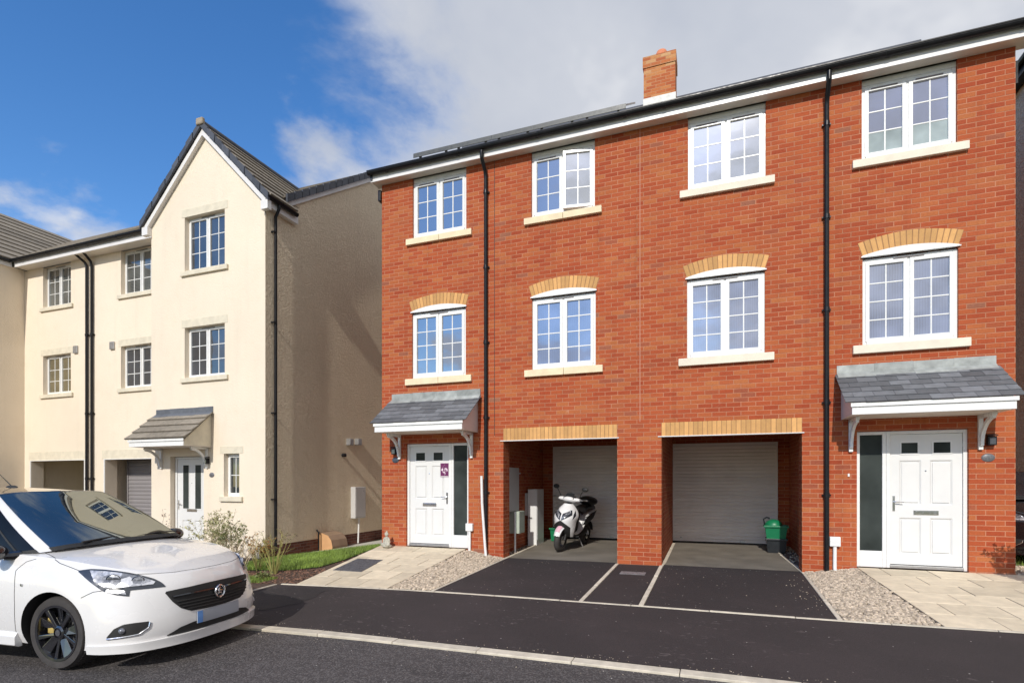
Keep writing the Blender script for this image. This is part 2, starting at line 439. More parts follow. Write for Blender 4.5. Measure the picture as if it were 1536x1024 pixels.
# world ground, road, pavement
mb = MB()
xs = [-260, -120, -60, -40, -30, -25, -20, -16, -13, -11, -9.6, -8, -6.4, -5, -3.8, -2.4, -.9, .5, 1.3, 2.9, 5, 8, 12, 20, 60, 260]
ys = [-260, -60, -20, -12, -9, -6, -5.1, -4, -2.9, -1, 0, 3, 6, 9, 12, 40, 260]
for i in range(len(xs)-1):
    for j in range(len(ys)-1):
        q = [(xs[i], ys[j]), (xs[i+1], ys[j]), (xs[i+1], ys[j+1]), (xs[i], ys[j+1])]
        mb.poly([(x, y, gz(x, y)-.10-(.03 if x < -6.3 and -3 < y < 9 else 0)) for x, y in q])
tag(mb.build('ground', M['earth'], None, smooth=True), kind='structure')
sheet('road', -60, 40, -10.6, -5.055, gz, M['road'], 60, 8, dz=-.022)
sheet('pavement', -6.50, 40, -4.93, -2.935, gz, M['tarmac'], 40, 4)
sheet('driveway', -3.70, -1.62, -2.885, .12, gz, M['drive'], 4, 6)
sheet('driveway', -1.545, -.86, -2.885, .04, gz, M['drive'], 2, 6)
sheet('driveway', -.785, 1.29, -2.885, .12, gz, M['drive'], 4, 6, xf=lambda y: (-.785, lerp(1.30, 1.345, cl((y+2.9)/2.9))))
sheet('garage_floor', -3.70, -1.585, .12, 3.3, gz, M['concrete'], 4, 6)
sheet('garage_floor', -.785, 1.30, .12, 3.3, gz, M['concrete'], 4, 6, xf=lambda y: (-.785, lerp(1.345, 1.20, cl(y/3))))
sheet('gravel_floor', -3.97, -3.74, .02, 3.3, gz, M['gravelbed'], 2, 4, dz=-.01)
sheet('gravel_floor', 1.20, 1.58, .33, 3.3, gz, M['gravelbed'], 2, 4, dz=-.012)
sheet('lane', -30, -9.9, -10.8, -10.7, gz, M['road'], 3, 1, dz=-.03)

# kerbs and edgings: one object each run, stones marked by gaps
def stones(name, pts, w, h, L, mat, label, up=.0, hf=gz):
    """a run of kerb stones along the polyline pts"""
    mb = MB()
    for (ax, ay), (bx, by) in zip(pts[:-1], pts[1:]):
        d = Vector((bx-ax, by-ay)); T = d.length; d.normalize(); nrm = Vector((-d.y, d.x)); n = max(1, round(T/L))
        for i in range(n):
            s0 = T*i/n+.003; s1 = T*(i+1)/n-.003; jit = random.uniform(-.0025, .0025)
            c = []
            for s in (s0, s1):
                for q in (-w/2, w/2):
                    x = ax+d.x*s+nrm.x*q; y = ay+d.y*s+nrm.y*q; c.append((x, y, hf(x, y)+up+jit))
            a, b, e, f = c[0], c[1], c[3], c[2]
            mb.prism([a, b, e, f], (0, 0, -h), random.random())
    o = mb.build(name, mat, None, bevel=.006); tag(o, label, None, None, 'structure'); return o
stones('kerb', [(-14, -4.99), (30, -4.99)], .125, .14, .915, M['kerb'], 'long pale concrete kerb between road and pavement')
stones('edging', [(-6.40, -2.91), (30, -2.91)], .048, .12, .9, M['kerb'], 'thin pale edging across the foot of the driveways', .008)
stones('edging', [(-6.50, -4.90), (-6.47, -2.95)], .05, .12, .9, M['kerb'], 'pale edging between garden and pavement', .012)
stones('edging', [(-3.725, -2.88), (-3.725, 2.9)], .05, .12, .9, M['kerb'], 'pale edging along the left of the left driveway', .010)
stones('edging', [(-1.583, -2.88), (-1.583, .0)], .055, .12, .9, M['kerb'], 'pale edging between left driveway and middle strip', .008)
stones('edging', [(-.823, -2.88), (-.823, .0), (-.800, .33), (-.80, 3.0)], .06, .12, .9, M['kerb'], 'pale edging between middle strip and right driveway', .008)
stones('edging', [(1.325, -2.88), (1.37, -.05), (1.25, 1.8), (1.21, 3.0)], .05, .12, .9, M['kerb'], 'pale edging along the right of the right driveway', .010)

# ------------------------------------------------------------------ walls
def wall(mb, axis, c, u0, u1, v0, v1, holes=(), flip=False):
    """rectangle with rectangular holes in the plane axis=c; u is the horizontal, v the height"""
    us = sorted({u0, u1, *[h[0] for h in holes], *[h[1] for h in holes]}); vs = sorted({v0, v1, *[h[2] for h in holes], *[h[3] for h in holes]})
    us = [u for u in us if u0 <= u <= u1]; vs = [v for v in vs if v0 <= v <= v1]
    for i in range(len(us)-1):
        for j in range(len(vs)-1):
            a, b, p, q = us[i], us[i+1], vs[j], vs[j+1]
            mu, mv = (a+b)/2, (p+q)/2
            if any(h[0] < mu < h[1] and h[2] < mv < h[3] for h in holes): continue
            pts = [(a, p), (b, p), (b, q), (a, q)]
            pts = [(u, c, v) if axis == 'Y' else (c, u, v) for u, v in pts]
            mb.poly(pts[::-1] if flip else pts)
def reveal(mb, c, d, h, sides='lrtb'):
    """the four reveals of a hole in a wall facing -Y, d deep"""
    a, b, p, q = h
    if 'l' in sides: mb.poly([(a, c, p), (a, c, q), (a, c+d, q), (a, c+d, p)])
    if 'r' in sides: mb.poly([(b, c, p), (b, c+d, p), (b, c+d, q), (b, c, q)])
    if 't' in sides: mb.poly([(a, c, q), (b, c, q), (b, c+d, q), (a, c+d, q)])
    if 'b' in sides: mb.poly([(a, c, p), (a, c+d, p), (b, c+d, p), (b, c, p)])

def window(house, x0, x1, z0, z1, yw, rows, glass, vents='two', openr=False, frost=False, cols=2, lights=2, fr=.058, sash=.052):
    """casement window: frame mesh > sashes, panes; yw is the plane of the frame's outer face"""
    mb = MB(); w = x1-x0
    dep = .07
    mb.box(x0, x0+fr, yw, yw+dep, z0, z1); mb.box(x1-fr, x1, yw, yw+dep, z0, z1)
    mb.box(x0+fr, x1-fr, yw, yw+dep, z1-fr, z1); mb.box(x0+fr, x1-fr, yw-.012, yw+dep, z0, z0+fr*.9)
    if lights == 2: mb.box((x0+x1)/2-.028, (x0+x1)/2+.028, yw+.001, yw+dep, z0+fr*.9, z1-fr)
    win = mb.build('window', M['upvc'], house, bevel=.005)
    edges = [(x0+fr, (x0+x1)/2-.028), ((x0+x1)/2+.028, x1-fr)] if lights == 2 else [(x0+fr, x1-fr)]
    for k, (a, b) in enumerate(edges):
        a -= .012; b += .012; p = z0+fr*.9-.008; q = z1-fr+.010
        ang = 0
        if openr and k == len(edges)-1: ang = R(9)
        piv = Vector((b, yw+.0, 0))
        T = Matrix.Translation(piv) @ Matrix.Rotation(ang, 4, 'Z') @ Matrix.Translation(-piv)
        s = MB(); y0 = yw-.014; y1 = yw+.05
        s.box(a, a+sash, y0, y1, p, q, M=T); s.box(b-sash, b, y0, y1, p, q, M=T)
        s.box(a+sash, b-sash, y0, y1, p, p+sash, M=T); s.box(a+sash, b-sash, y0, y1, q-sash, q, M=T)
        ga, gb, gp, gq = a+sash, b-sash, p+sash, q-sash
        for c in range(1, cols):
            xc = lerp(ga, gb, c/cols); s.box(xc-.010, xc+.010, yw+.008, yw+.03, gp, gq, M=T)
        for r in range(1, rows):
            zc = lerp(gp, gq, r/rows); s.box(ga, gb, yw+.0095, yw+.029, zc-.010, zc+.010, M=T)
        s.build('sash', M['upvc'], win, bevel=.004)
        g = MB(); zs = gp
        if frost:
            zf = lerp(gp, gq, 1/rows)
            g2 = MB(); g2.box(ga, gb, yw+.016, yw+.024, gp, zf, M=T); g2.build('frosted_pane', M['glass_frost'], win); zs = zf
        g.box(ga, gb, yw+.016, yw+.024, zs, gq, M=T)
        g.build('pane', M['glass_br'] if (openr and ang) else glass, win)
    if vents == 'two':
        for a, b in edges: v = MB(); v.box(lerp(a, b, .14), lerp(a, b, .80), yw-.022, yw-.0145, z1-fr-.022, z1-fr-.004); v.build('trickle_vent', M['ventdark'], win)
    elif vents == 'one': v = MB(); v.box(x0+w*.34, x0+w*.66, yw-.020, yw-.003, z1-fr*.72, z1-fr*.45); v.build('trickle_vent', M['ventdark'], win)
    return win

def sill(win, x0, x1, z0, z1, yf, yb, mat, split=False):
    mb = MB()
    if split:
        xm = (x0+x1)/2+.02; mb.box(x0, xm-.003, yf, yb, z0, z1, .4); mb.box(xm+.003, x1, yf, yb, z0, z1, .6)
    else: mb.box(x0, x1, yf, yb, z0, z1)
    return mb.build('sill', mat, win, bevel=.006)

def pipe(house, x, y, z0, z1, r=.034, off=0., clips=(), shoe=False, xb=0.0):
    mb = MB()
    if off:  # swan neck from the gutter back to the wall
        mb.tube([(x+xb, y-off, z1+.10), (x+xb, y-off, z1-.02), (x+xb*.2, y-.03, z1-.20), (x, y, z1-.30), (x, y, z0)], r, 12)
    else: mb.tube([(x, y, z1), (x, y, z0)], r, 12)
    if shoe: mb.tube([(x, y, z0+.02), (x, y-.05, z0-.05)], r, 12)
    for z in clips: mb.tube([(x, y, z-.035), (x, y, z+.035)], r+.008, 12)
    p = mb.build('downpipe', M['black'], house, smooth=True)
    for z in clips:
        b = MB(); b.box(x-.062, x+.062, y+.015, y+r+.02, z-.012, z+.012); b.build('pipe_clip', M['black'], p)
    return p

def gutter(house, x0, x1, yb, z, w=.115, joints=1.6, closed=True):
    """half-round gutter along X, its back edge at yb, its rim at z"""
    mb = MB(); n = 8; cy_ = yb-w/2
    ring = [(cy_-math.cos(math.pi*i/n)*w/2, z-math.sin(math.pi*i/n)*w*.62) for i in range(n+1)]
    inner = [(cy_-math.cos(math.pi*i/n)*(w/2-.006), z-math.sin(math.pi*i/n)*(w*.62-.006)) for i in range(n+1)]
    for i in range(n):
        (a, b), (c, d) = ring[i], ring[i+1]
        mb.poly([(x0, a, b), (x0, c, d), (x1, c, d), (x1, a, b)])
        (a, b), (c, d) = inner[i], inner[i+1]
        mb.poly([(x0, a, b), (x1, a, b), (x1, c, d), (x0, c, d)])
    mb.poly([(x0, *ring[0]), (x1, *ring[0]), (x1, *inner[0]), (x0, *inner[0])])
    if closed:
        mb.poly([(x0, *p) for p in ring[::-1]]); mb.poly([(x1, *p) for p in ring])
    mb.box(x0, x1, cy_-w/2-.006, cy_-w/2, z-.012, z+.004)
    g = mb.build('gutter', M['black'], house, merge=True)
    x = x0+.4
    while x < x1:
        u = MB()
        r2 = [(cy_-math.cos(math.pi*i/n)*(w/2+.006), z-math.sin(math.pi*i/n)*(w*.62+.006)) for i in range(n+1)]
        for i in range(n):
            (a, b), (c, d) = r2[i], r2[i+1]
            u.poly([(x, a, b), (x, c, d), (x+.06, c, d), (x+.06, a, b)])
        u.poly([(x, *p) for p in r2[::-1]]); u.poly([(x+.06, *p) for p in r2])
        u.build('gutter_union', M['black'], g)
        x += joints
    return g

def courses(mb, e0, e1, r0, r1, n, thick=.03, split=None, jag=.0, tones=True):
    """roof plane from eave e0-e1 up to ridge r0-r1 in n overlapping courses"""
    e0, e1, r0, r1 = map(Vector, (e0, e1, r0, r1)); nr = (e1-e0).cross(r0-e0).normalized()
    if nr.z < 0: nr = -nr
    for i in range(n):
        t0 = i/n; t1 = min(1, (i+1.15)/n)
        a = e0.lerp(r0, t0); b = e1.lerp(r1, t0); c = e1.lerp(r1, t1); d = e0.lerp(r0, t1)
        L = (b-a).length
        m = 1 if not split else max(1, round(L/split))
        shift = .5/m if (split and i % 2) else 0
        cuts = [0]+[(k+ (shift*m))/m for k in range(0 if shift else 1, m)]+[1] if split else [0, 1]
        cuts = sorted(set(round(q, 5) for q in cuts if 0 <= q <= 1))
        for k in range(len(cuts)-1):
            s0, s1 = cuts[k], cuts[k+1]
            if s1-s0 < .01: continue
            gap = .002/L if split else 0
            j = random.uniform(-jag, jag); up = nr*(thick+random.uniform(0, jag*.3)); lo = nr*.004
            dn = (e0-r0).normalized()*j
            A = a.lerp(b, s0+gap)+up+dn; B = a.lerp(b, s1-gap)+up+dn; C = d.lerp(c, s1-gap)+lo; D = d.lerp(c, s0+gap)+lo
            tn = random.random() if tones else .5
            mb.poly([A, B, C, D], tn)
            A2 = A-up*.95; B2 = B-up*.95
            mb.poly([A2, B2, B, A], tn*.5); mb.poly([A2, A, D, D-lo], tn); mb.poly([B, B2, C-lo, C], tn)

def canopy(house, x0, x1, ztop, zf, proj, slate, cheek, hw=0, big=False, lead='lead'):
    """pitched door canopy on two brackets: x0-x1 overall roof width, ztop at the wall"""
    mb = MB(); yb = hw
    a = (x0, yb-proj, zf); b = (x1, yb-proj, zf); c = (x1, yb, ztop); d = (x0, yb, ztop)
    if slate:
        courses(mb, (x0, yb-proj-.03, zf+.0), (x1, yb-proj-.03, zf+.0), (x0+.0, yb-.03, ztop-.10), (x1, yb-.03, ztop-.10), 6, .014, .26, .006)
    else:
        courses(mb, (x0, yb-proj-.03, zf), (x1, yb-proj-.03, zf), (x0, yb-.03, ztop-.10), (x1, yb-.03, ztop-.10), 4, .045, .62, .0)
    can = mb.build('canopy', M['slate'] if slate else M['tile'], house)
    f = MB(); wx0, wx1 = x0+.09, x1-.09
    f.box(wx0, wx1, yb-proj, yb-proj+.02, zf-.17, zf-.062); f.box(wx0-.02, wx1+.02, yb-proj-.02, yb-proj-.001, zf-.060, zf-.004)
    f.build('fascia', M['upvc'], can, bevel=.003)
    s = MB(); s.box(wx0, wx1, yb-proj+.021, yb-.002, zf-.168, zf-.150); s.build('soffit', M['soffit'], can)
    for sx in (wx0, wx1-.02):
        k = MB(); k.prism([(sx, yb-proj+.021, zf-.148), (sx, yb-.002, zf-.148), (sx, yb-.002, ztop-.14), (sx, yb-proj+.021, zf-.03)], (.02, 0, 0)); k.build('cheek', cheek, can)
    fl = MB(); fl.poly([(x0+.05, yb-.004, ztop-.10), (x1-.05, yb-.004, ztop-.10), (x1-.05, yb-.012, ztop+.045), (x0+.05, yb-.012, ztop+.045)])
    n = 4
    for i in range(n):
        xa = lerp(x0+.03, x1-.03, i/n); xb = lerp(x0+.03, x1-.03, (i+1)/n)
        fl.prism([(xa, yb-.02-.002*(i % 2), ztop-.085), (xb, yb-.02-.002*(i % 2), ztop-.085), (xb, yb-.13, ztop-.085-.085*(1+.1*(i % 2))), (xa, yb-.13, ztop-.085-.085*(1+.1*(i % 2)))], (0, -.004, .012), random.random())
        fl.box(xa+.001, xb-.001, yb-.018, yb-.001, ztop-.10, ztop+.045+.004*(i % 2), random.random())
    fl.build('flashing', M[lead], can)
    for bx in (wx0+.10, wx1-.10-.055):
        k = MB(); w = .055; zt = zf-.17
        k.box(bx, bx+w, yb-.045, yb-.002, zt-.50, zt); k.box(bx, bx+w, yb-.46, yb-.046, zt-.05, zt)
        n = 8
        for i in range(n):
            t0, t1 = i/n, (i+1)/n
            def arc(t, rr): return (yb-.05-(.36-.02)*math.sin(t*math.pi/2)*1.0-rr*0, zt-.05-.40*(math.cos(t*math.pi/2)))
            y0_, z0_ = arc(t0, 0); y1_, z1_ = arc(t1, 0)
            cy0, cz0 = (y0_+(yb-.40-y0_)*.18, z0_+(zt-.42-z0_)*-.0)
            # curved brace between post foot and outer end, bowed towards the corner
            def q(t, r): 
                ang = t*math.pi/2; cy_, cz_ = yb-.44, zt-.44
                return (cy_+(.39+r)*math.cos(ang)*1.0, cz_+(.39+r)*math.sin(ang)*1.0) 
            a0, a1 = q(t0, -.035), q(t0, .02); b0, b1 = q(t1, -.035), q(t1, .02)
            k.prism([(bx+.006, *a0), (bx+.006, *a1), (bx+.006, *b1), (bx+.006, *b0)], (w-.012, 0, 0))
        k.build('bracket', M['upvc'], can, bevel=.004)
    return can

def arch(house_win, x0, x1, zs, rise, hring, yf, n=17):
    """segmental arch of upright bricks over a window, with its white header piece"""
    w = x1-x0; r = (w*w/4+rise*rise)/(2*rise); cx_, cz_ = (x0+x1)/2, zs+rise-r
    half = math.asin((w/2)/r); fan = half*1.0
    mb = MB(); m2 = MB()
    def pt(t, k):   # t -1..1 across, k 0 intrados, 1 extrados
        xi = cx_+r*math.sin(t*half); zi = cz_+r*math.cos(t*half)
        dx = t*.062; L = hring-.02*abs(t)
        return xi+dx*k, zi+L*k*math.cos(t*.25)
    for i in range(n):
        t0 = -1+2*i/n+.011; t1 = -1+2*(i+1)/n-.011
        q = [pt(t0, 0), pt(t1, 0), pt(t1, 1), pt(t0, 1)]
        mb.prism([(x, yf-.004-.002*random.random(), z) for x, z in q], (0, .02, 0), random.random())
        q = [pt(-1+2*i/n, .0), pt(-1+2*(i+1)/n, .0), pt(-1+2*(i+1)/n, .995), pt(-1+2*i/n, .995)]
        m2.prism([(x, yf-.0015, z) for x, z in q], (0, .02, 0))
    a = mb.build('brick_arch', M['buff'], house_win)
    m2.build('mortar', M['buffmortar'], house_win)
    h = MB(); k = 14
    top = [(cx_+r*math.sin(half*(-1+2*i/k)), cz_+r*math.cos(half*(-1+2*i/k))-.004) for i in range(k+1)]
    pts = [(x0-.015, yf-.018, zs-.028)]+[(x, yf-.018, z) for x, z in top]+[(x1+.015, yf-.018, zs-.028)]
    h.prism(pts, (0, .06, 0)); h.box(x0-.02, x1+.02, yf-.03, yf-.017, zs-.034, zs-.016)
    h.build('arch_filler', M['upvc'], house_win)
    return a

def soldier(house, x0, x1, z0, z1, yf):
    mb = MB(); m2 = MB(); n = round((x1-x0)/.075)
    for i in range(n):
        a = lerp(x0, x1, i/n)+.0055; b = lerp(x0, x1, (i+1)/n)-.0055
        mb.box(a, b, yf-.004-.002*random.random(), yf+.02, z0, z1, random.random())
    m2.box(x0, x1, yf-.0015, yf+.019, z0+.001, z1-.001)
    l = mb.build('brick_lintel', M['buff'], house); m2.build('mortar', M['buffmortar'], l)
    s = MB(); s.box(x0-.06, x1+.03, yf-.02, yf+.10, z0-.016, z0-.002); s.build('steel_lintel', M['fascia'], l)
    return l

def shutter(house, x0, x1, z0, z1, y, mat, n=27):
    mb = MB(); h = (z1-z0)/n
    for i in range(n):
        z = z0+i*h; prof = [(y, z), (y-.012, z+h*.25), (y-.014, z+h*.6), (y-.004, z+h*.93), (y, z+h)]
        tn = random.random()
        for (a, b), (c, d) in zip(prof[:-1], prof[1:]):
            mb.poly([(x0, a, b), (x1, a, b), (x1, c, d), (x0, c, d)], tn)
    mb.box(x0, x1, y-.02, y+.02, z0-.05, z0-.001)
    s = mb.build('garage_door', mat, house)
    f = MB(); f.box(x0-.045, x0-.001, y-.03, y+.03, z0-.05, z1+.05); f.box(x1+.001, x1+.045, y-.03, y+.03, z0-.05, z1+.05); f.box(x0, x1, y-.03, y+.03, z1+.001, z1+.05)
    f.build('door_rail', mat, s)
    l = MB(); l.box(lerp(x0, x1, .66), lerp(x0, x1, .71), y-.024, y-.0205, z0-.040, z0-.010); l.build('handle', M['steel'], s); l = MB(); l.box(lerp(x0, x1, .06), lerp(x0, x1, .08), y-.02, y-.0145, z0+.02, z0+.04)
    l.build('lock', M['steel'], s)
    return s

def front_door(house, x0, x1, z0, z1, yw, side, handle_side, panes='top'):
    """white panelled door with a side light: side='l' or 'r' or None"""
    fr = .05; sl = .40 if side else 0
    mb = MB()
    dx0, dx1 = (x0+sl, x1) if side == 'l' else ((x0, x1-sl) if side == 'r' else (x0, x1))
    mb.box(dx0, dx0+fr, yw, yw+.08, z0, z1); mb.box(dx1-fr, dx1, yw, yw+.08, z0, z1); mb.box(dx0+fr, dx1-fr, yw, yw+.08, z1-fr, z1)
    if side:
        sx0, sx1 = (x0, x0+sl-.002) if side == 'l' else (x1-sl+.002, x1)
        mb.box(sx0, sx0+fr, yw, yw+.08, z0, z1); mb.box(sx1-fr, sx1, yw, yw+.08, z0, z1)
        mb.box(sx0+fr, sx1-fr, yw, yw+.08, z1-fr, z1); mb.box(sx0+fr, sx1-fr, yw+.002, yw+.07, z0, z0+.25)
        g = MB(); g.box(sx0+fr, sx1-fr, yw+.03, yw+.04, z0+.25, z1-fr)
    fo = mb.build('door_frame', M['upvc'], house, bevel=.005)
    if side: g.build('side_glass', M['glass_side'], fo)
    a, b, p, q = dx0+fr+.004, dx1-fr-.004, z0+.06, z1-fr-.004
    d = MB(); w = b-a; h = q-p; ys = yw+.022
    if panes == 'top':
        wins = [(a+w*.16, a+w*.39, p+h*.855, p+h*.935), (a+w*.61, a+w*.84, p+h*.855, p+h*.935)]
        pans = [(a+w*.13, a+w*.44, p+h*.46, p+h*.80), (a+w*.56, a+w*.87, p+h*.46, p+h*.80), (a+w*.13, a+w*.44, p+h*.08, p+h*.36), (a+w*.56, a+w*.87, p+h*.08, p+h*.36)]
    else:
        wins = [(a+w*.20, a+w*.40, p+h*.42, p+h*.93), (a+w*.62, a+w*.82, p+h*.42, p+h*.93)]
        pans = [(a+w*.16, a+w*.42, p+h*.06, p+h*.28), (a+w*.58, a+w*.84, p+h*.06, p+h*.28)]
    wall(d, 'Y', ys, a, b, p, q, wins+pans)
    d.box(a, b, ys+.024, ys+.045, p, q)
    for (e, f_, r_, s_) in pans:   # moulded panels: groove then raised field
        i = .024
        for k in range(4):
            P0 = [(e, r_), (f_, r_), (f_, s_), (e, s_)]; P1 = [(e+i, r_+i), (f_-i, r_+i), (f_-i, s_-i), (e+i, s_-i)]
            k2 = (k+1) % 4
            d.poly([(P0[k][0], ys, P0[k][1]), (P0[k2][0], ys, P0[k2][1]), (P1[k2][0], ys+.020, P1[k2][1]), (P1[k][0], ys+.020, P1[k][1])])
        d.box(e+i+.012, f_-i-.012, ys+.004, ys+.03, r_+i+.012, s_-i-.012)
        d.poly([(e+i, ys+.0195, r_+i), (f_-i, ys+.0195, r_+i), (f_-i, ys+.0195, s_-i), (e+i, ys+.0195, s_-i)])
    dm = d.build('door', M['door'], house, merge=True)
    for (e, f_, r_, s_) in wins:
        t = MB(); m_ = .022
        t.box(e-m_, e, ys-.008, ys+.01, r_-m_, s_+m_); t.box(f_, f_+m_, ys-.008, ys+.01, r_-m_, s_+m_); t.box(e, f_, ys-.008, ys+.01, r_-m_, r_); t.box(e, f_, ys-.008, ys+.01, s_, s_+m_)
        t.build('pane_surround', M['upvc'], dm)
        t = MB(); t.box(e, f_, ys-.004, ys, r_, s_); t.build('door_pane', M['glass_side'], dm)
    t = MB(); zc = p+h*.40; e, f_ = a+w*.33, a+w*.68
    t.box(e, f_, ys-.008, ys, zc-.035, zc+.035); t.box(e+.02, f_-.02, ys-.014, ys-.008, zc-.018, zc+.022); t.build('letter_plate', M['chrome'], dm, bevel=.003)
    t = MB(); hx = a+.045 if handle_side == 'l' else b-.045; sg = 1 if handle_side == 'l' else -1
    t.box(hx-.016, hx+.016, ys-.010, ys, zc+.02, zc+.25); t.tube([(hx, ys, zc+.16), (hx, ys-.045, zc+.16), (hx+sg*.02, ys-.05, zc+.16), (hx+sg*.12, ys-.05, zc+.155)], .010, 8)
    t.build('handle', M['chrome'], dm, bevel=.002)
    t = MB(); t.lathe([(0, 0), (.011, 0), (.011, -.006), (0, -.008)], ((a+b)/2, ys, p+h*.72), 'Y', 12); t.build('spyhole', M['chrome'], dm)
    t = MB(); t.box(a-.01, b+.01, yw-.012, yw+.06, z0+.004, z0+.05); t.build('threshold', M['steel'], fo, bevel=.004)
    return dm

def wall_lamp(house, x, y, z):
    t = MB(); t.box(x-.05, x+.05, y-.09, y, z-.06, z+.07); t.prism([(x-.06, y-.11, z+.075), (x+.06, y-.11, z+.075), (x+.06, y, z+.10), (x-.06, y, z+.10)], (0, 0, .012))
    o = t.build('wall_lamp', M['black'], house, bevel=.006)
    g = MB(); g.box(x-.035, x+.035, y-.095, y-.091, z-.045, z+.04); g.build('lamp_glass', M['glass_dk'], o); return o
def plaque(house, x, y, z, mat):
    t = MB(); t.lathe([(0, -.016), (.06, -.014), (.075, -.006), (.078, 0)], (0, 0, 0), 'Y', 24)
    t.v = [(a*1.05+x, b+y, c*.78+z) for a, b, c in t.v]; return t.build('number_plaque', mat, house, smooth=True)
def conduit(house, x, zb, zt, bh=.15):
    t = MB(); t.box(x-.075, x+.075, -.075, 0, zt-bh, zt); o = t.build('service_box', M['whitep'], house, bevel=.01)
    t = MB(); t.tube([(x, -.035, zt-bh), (x-.002, -.035, zb+.12), (x+.01, -.045, zb)], .028, 10); t.build('conduit', M['whitep'], o, smooth=True)

# ------------------------------------------------------------------ the two brick houses (mirror images about X = MX)
MX = -1.185; EAVE = 7.50; PITCH = .683; YR = 4.25
def brick_house(k):
    left = k == 0
    sx = (lambda x: x) if not left else (lambda x: 2*MX-x)
    def rng(a, b): return (a, b) if not left else (sx(b), sx(a))
    x0, x1 = (-6.48, MX) if left else (MX, 4.055)
    lab = 'red brick house whose undercroft shelters the white scooter' if left else 'red brick house whose undercroft holds stacked recycling boxes'
    H = thing('brick_house', ((x0+x1)/2, 0, -.16), lab, 'house', 'pair of red brick town houses')
    # openings (right-hand house coordinates; the left one mirrors them)
    U = [rng(-.385, .823), rng(2.17, 3.375)]
    L = [rng(-.40, .81), rng(2.18, 3.39)]
    G = (-3.757, -1.583) if left else (-.82, 1.349)
    Dr = (-5.90, -4.495) if left else (2.105, 3.515)
    zb = -.75
    holes = [(a, b, 6.26, EAVE) for a, b in U]+[(a, b, 3.405, 4.765) for a, b in L]+[(*G, zb, 2.09), (*Dr, -.03, 2.085)]
    mb = MB(); wall(mb, 'Y', 0, x0, x1, zb, EAVE, holes)
    for h in holes[:4]: reveal(mb, 0, .12, h)
    reveal(mb, 0, .33, holes[4], 'lrt'); reveal(mb, 0, .10, holes[5])
    wx = x0 if left else x1
    wall(mb, 'X', wx, 0, 8.5, zb, EAVE, flip=left)
    for X in (wx,):  # gable
        mb.poly([(X, 0, EAVE), (X, 8.5, EAVE), (X, YR, EAVE+(YR)*PITCH)])
    wall(mb, 'Y', 8.5, x0, x1, zb, EAVE, flip=True)
    W = mb.build('wall', M['brick'], H)
    # undercroft room
    gx0, gx1 = (-3.96, -1.56) if left else (-.84, 1.56)
    sh = (-3.64, -1.60) if left else (-.81, 1.285)
    r = MB()
    r.poly([(gx0, .33, zb), (gx0, 3.26, zb), (gx0, 3.26, 2.40), (gx0, .33, 2.40)][::-1]); r.poly([(gx1, .33, zb), (gx1, 3.26, zb), (gx1, 3.26, 2.40), (gx1, .33, 2.40)])
    wall(r, 'Y', 3.26, gx0, gx1, zb, 2.40, [(sh[0]-.03, sh[1]+.03, zb, 2.15)])
    wall(r, 'Y', .33, gx0, gx1, zb, 2.40, [(*G, zb, 2.09)], flip=True)
    r.build('undercroft_wall', M['brick_in'], H)
    c = MB(); c.poly([(gx0, .33, 2.395), (gx1, .33, 2.395), (gx1, 3.26, 2.395), (gx0, 3.26, 2.395)]); c.build('undercroft_ceiling', M['soffit'], H)
    shutter(H, sh[0], sh[1], -.045+.06, 2.12, 3.24, M['shutter'])
    t = MB(); t.box(gx0, gx1, 3.27, 3.4, zb, 2.4); t.build('garage_back', M['blackmatt'], H)
    # windows
    gl = [[M['glass'], M['glass_br']], [M['glass'], M['glass']]]
    for i, (a, b) in enumerate(U):
        if left: g_ = M['glass']
        else: g_ = M['glass_br'] if i == 0 else M['glass_mid']
        w = window(H, a, b, 6.272, 7.415 if True else 0, .04, 3, g_, 'two', openr=(left and i == 0), frost=(not left and i == 1))
        sill(w, a-.13, b+.13, 6.135, 6.255, -.06, .10, M['stone'] if left else M['stonep'], split=left)
        hd = MB(); hd.box(a, b, .042, .10, 7.418, EAVE); hd.build('head_trim', M['upvc'], w)
    for i, (a, b) in enumerate(L):
        w = window(H, a, b, 3.418, 4.735, .035, 4, M['glass_net'] if not left else (M['glass_netd'] if i == 0 else M['glass']), 'one')
        sill(w, a-.135, b+.135, 3.275, 3.402, -.06, .10, M['stone'] if left else M['stonep'], split=left)
        arch(w, a-.005, b+.005, 4.785, .082, .225, 0)
    front_door(H, Dr[0], Dr[1], -.005, 2.08, .05, 'r' if left else 'l', 'r' if left else 'l')
    soldier(H, G[0], G[1], 2.100, 2.330, 0)
    ck = M['cheek']
    if left: canopy(H, -6.26, -4.20, 3.07, 2.44, .72, True, ck)
    else: canopy(H, 1.80, 3.86, 3.07, 2.44, .72, True, ck)
    # roof, eaves
    rx0, rx1 = (x0-.14, MX) if left else (MX, x1+.14)
    ey = -.20; ez = EAVE+.145
    rt = MB(); zr = ez+(YR-ey)*PITCH
    courses(rt, (rx0, ey-.03, ez), (rx1, ey-.03, ez), (rx0, YR, zr), (rx1, YR, zr), 16, .028)
    courses(rt, (rx0, 8.7, ez), (rx1, 8.7, ez), (rx0, YR, zr), (rx1, YR, zr), 16, .028)
    rf = rt.build('roof', M['tile'], H)
    rd = MB(); rd.tube([(rx0, YR, zr+.01), (rx1, YR, zr+.01)], .09, 10); rd.build('ridge_tiles', M['tiledark'], rf)
    vg = MB(); vx = rx0 if left else rx1-.05
    n = 15
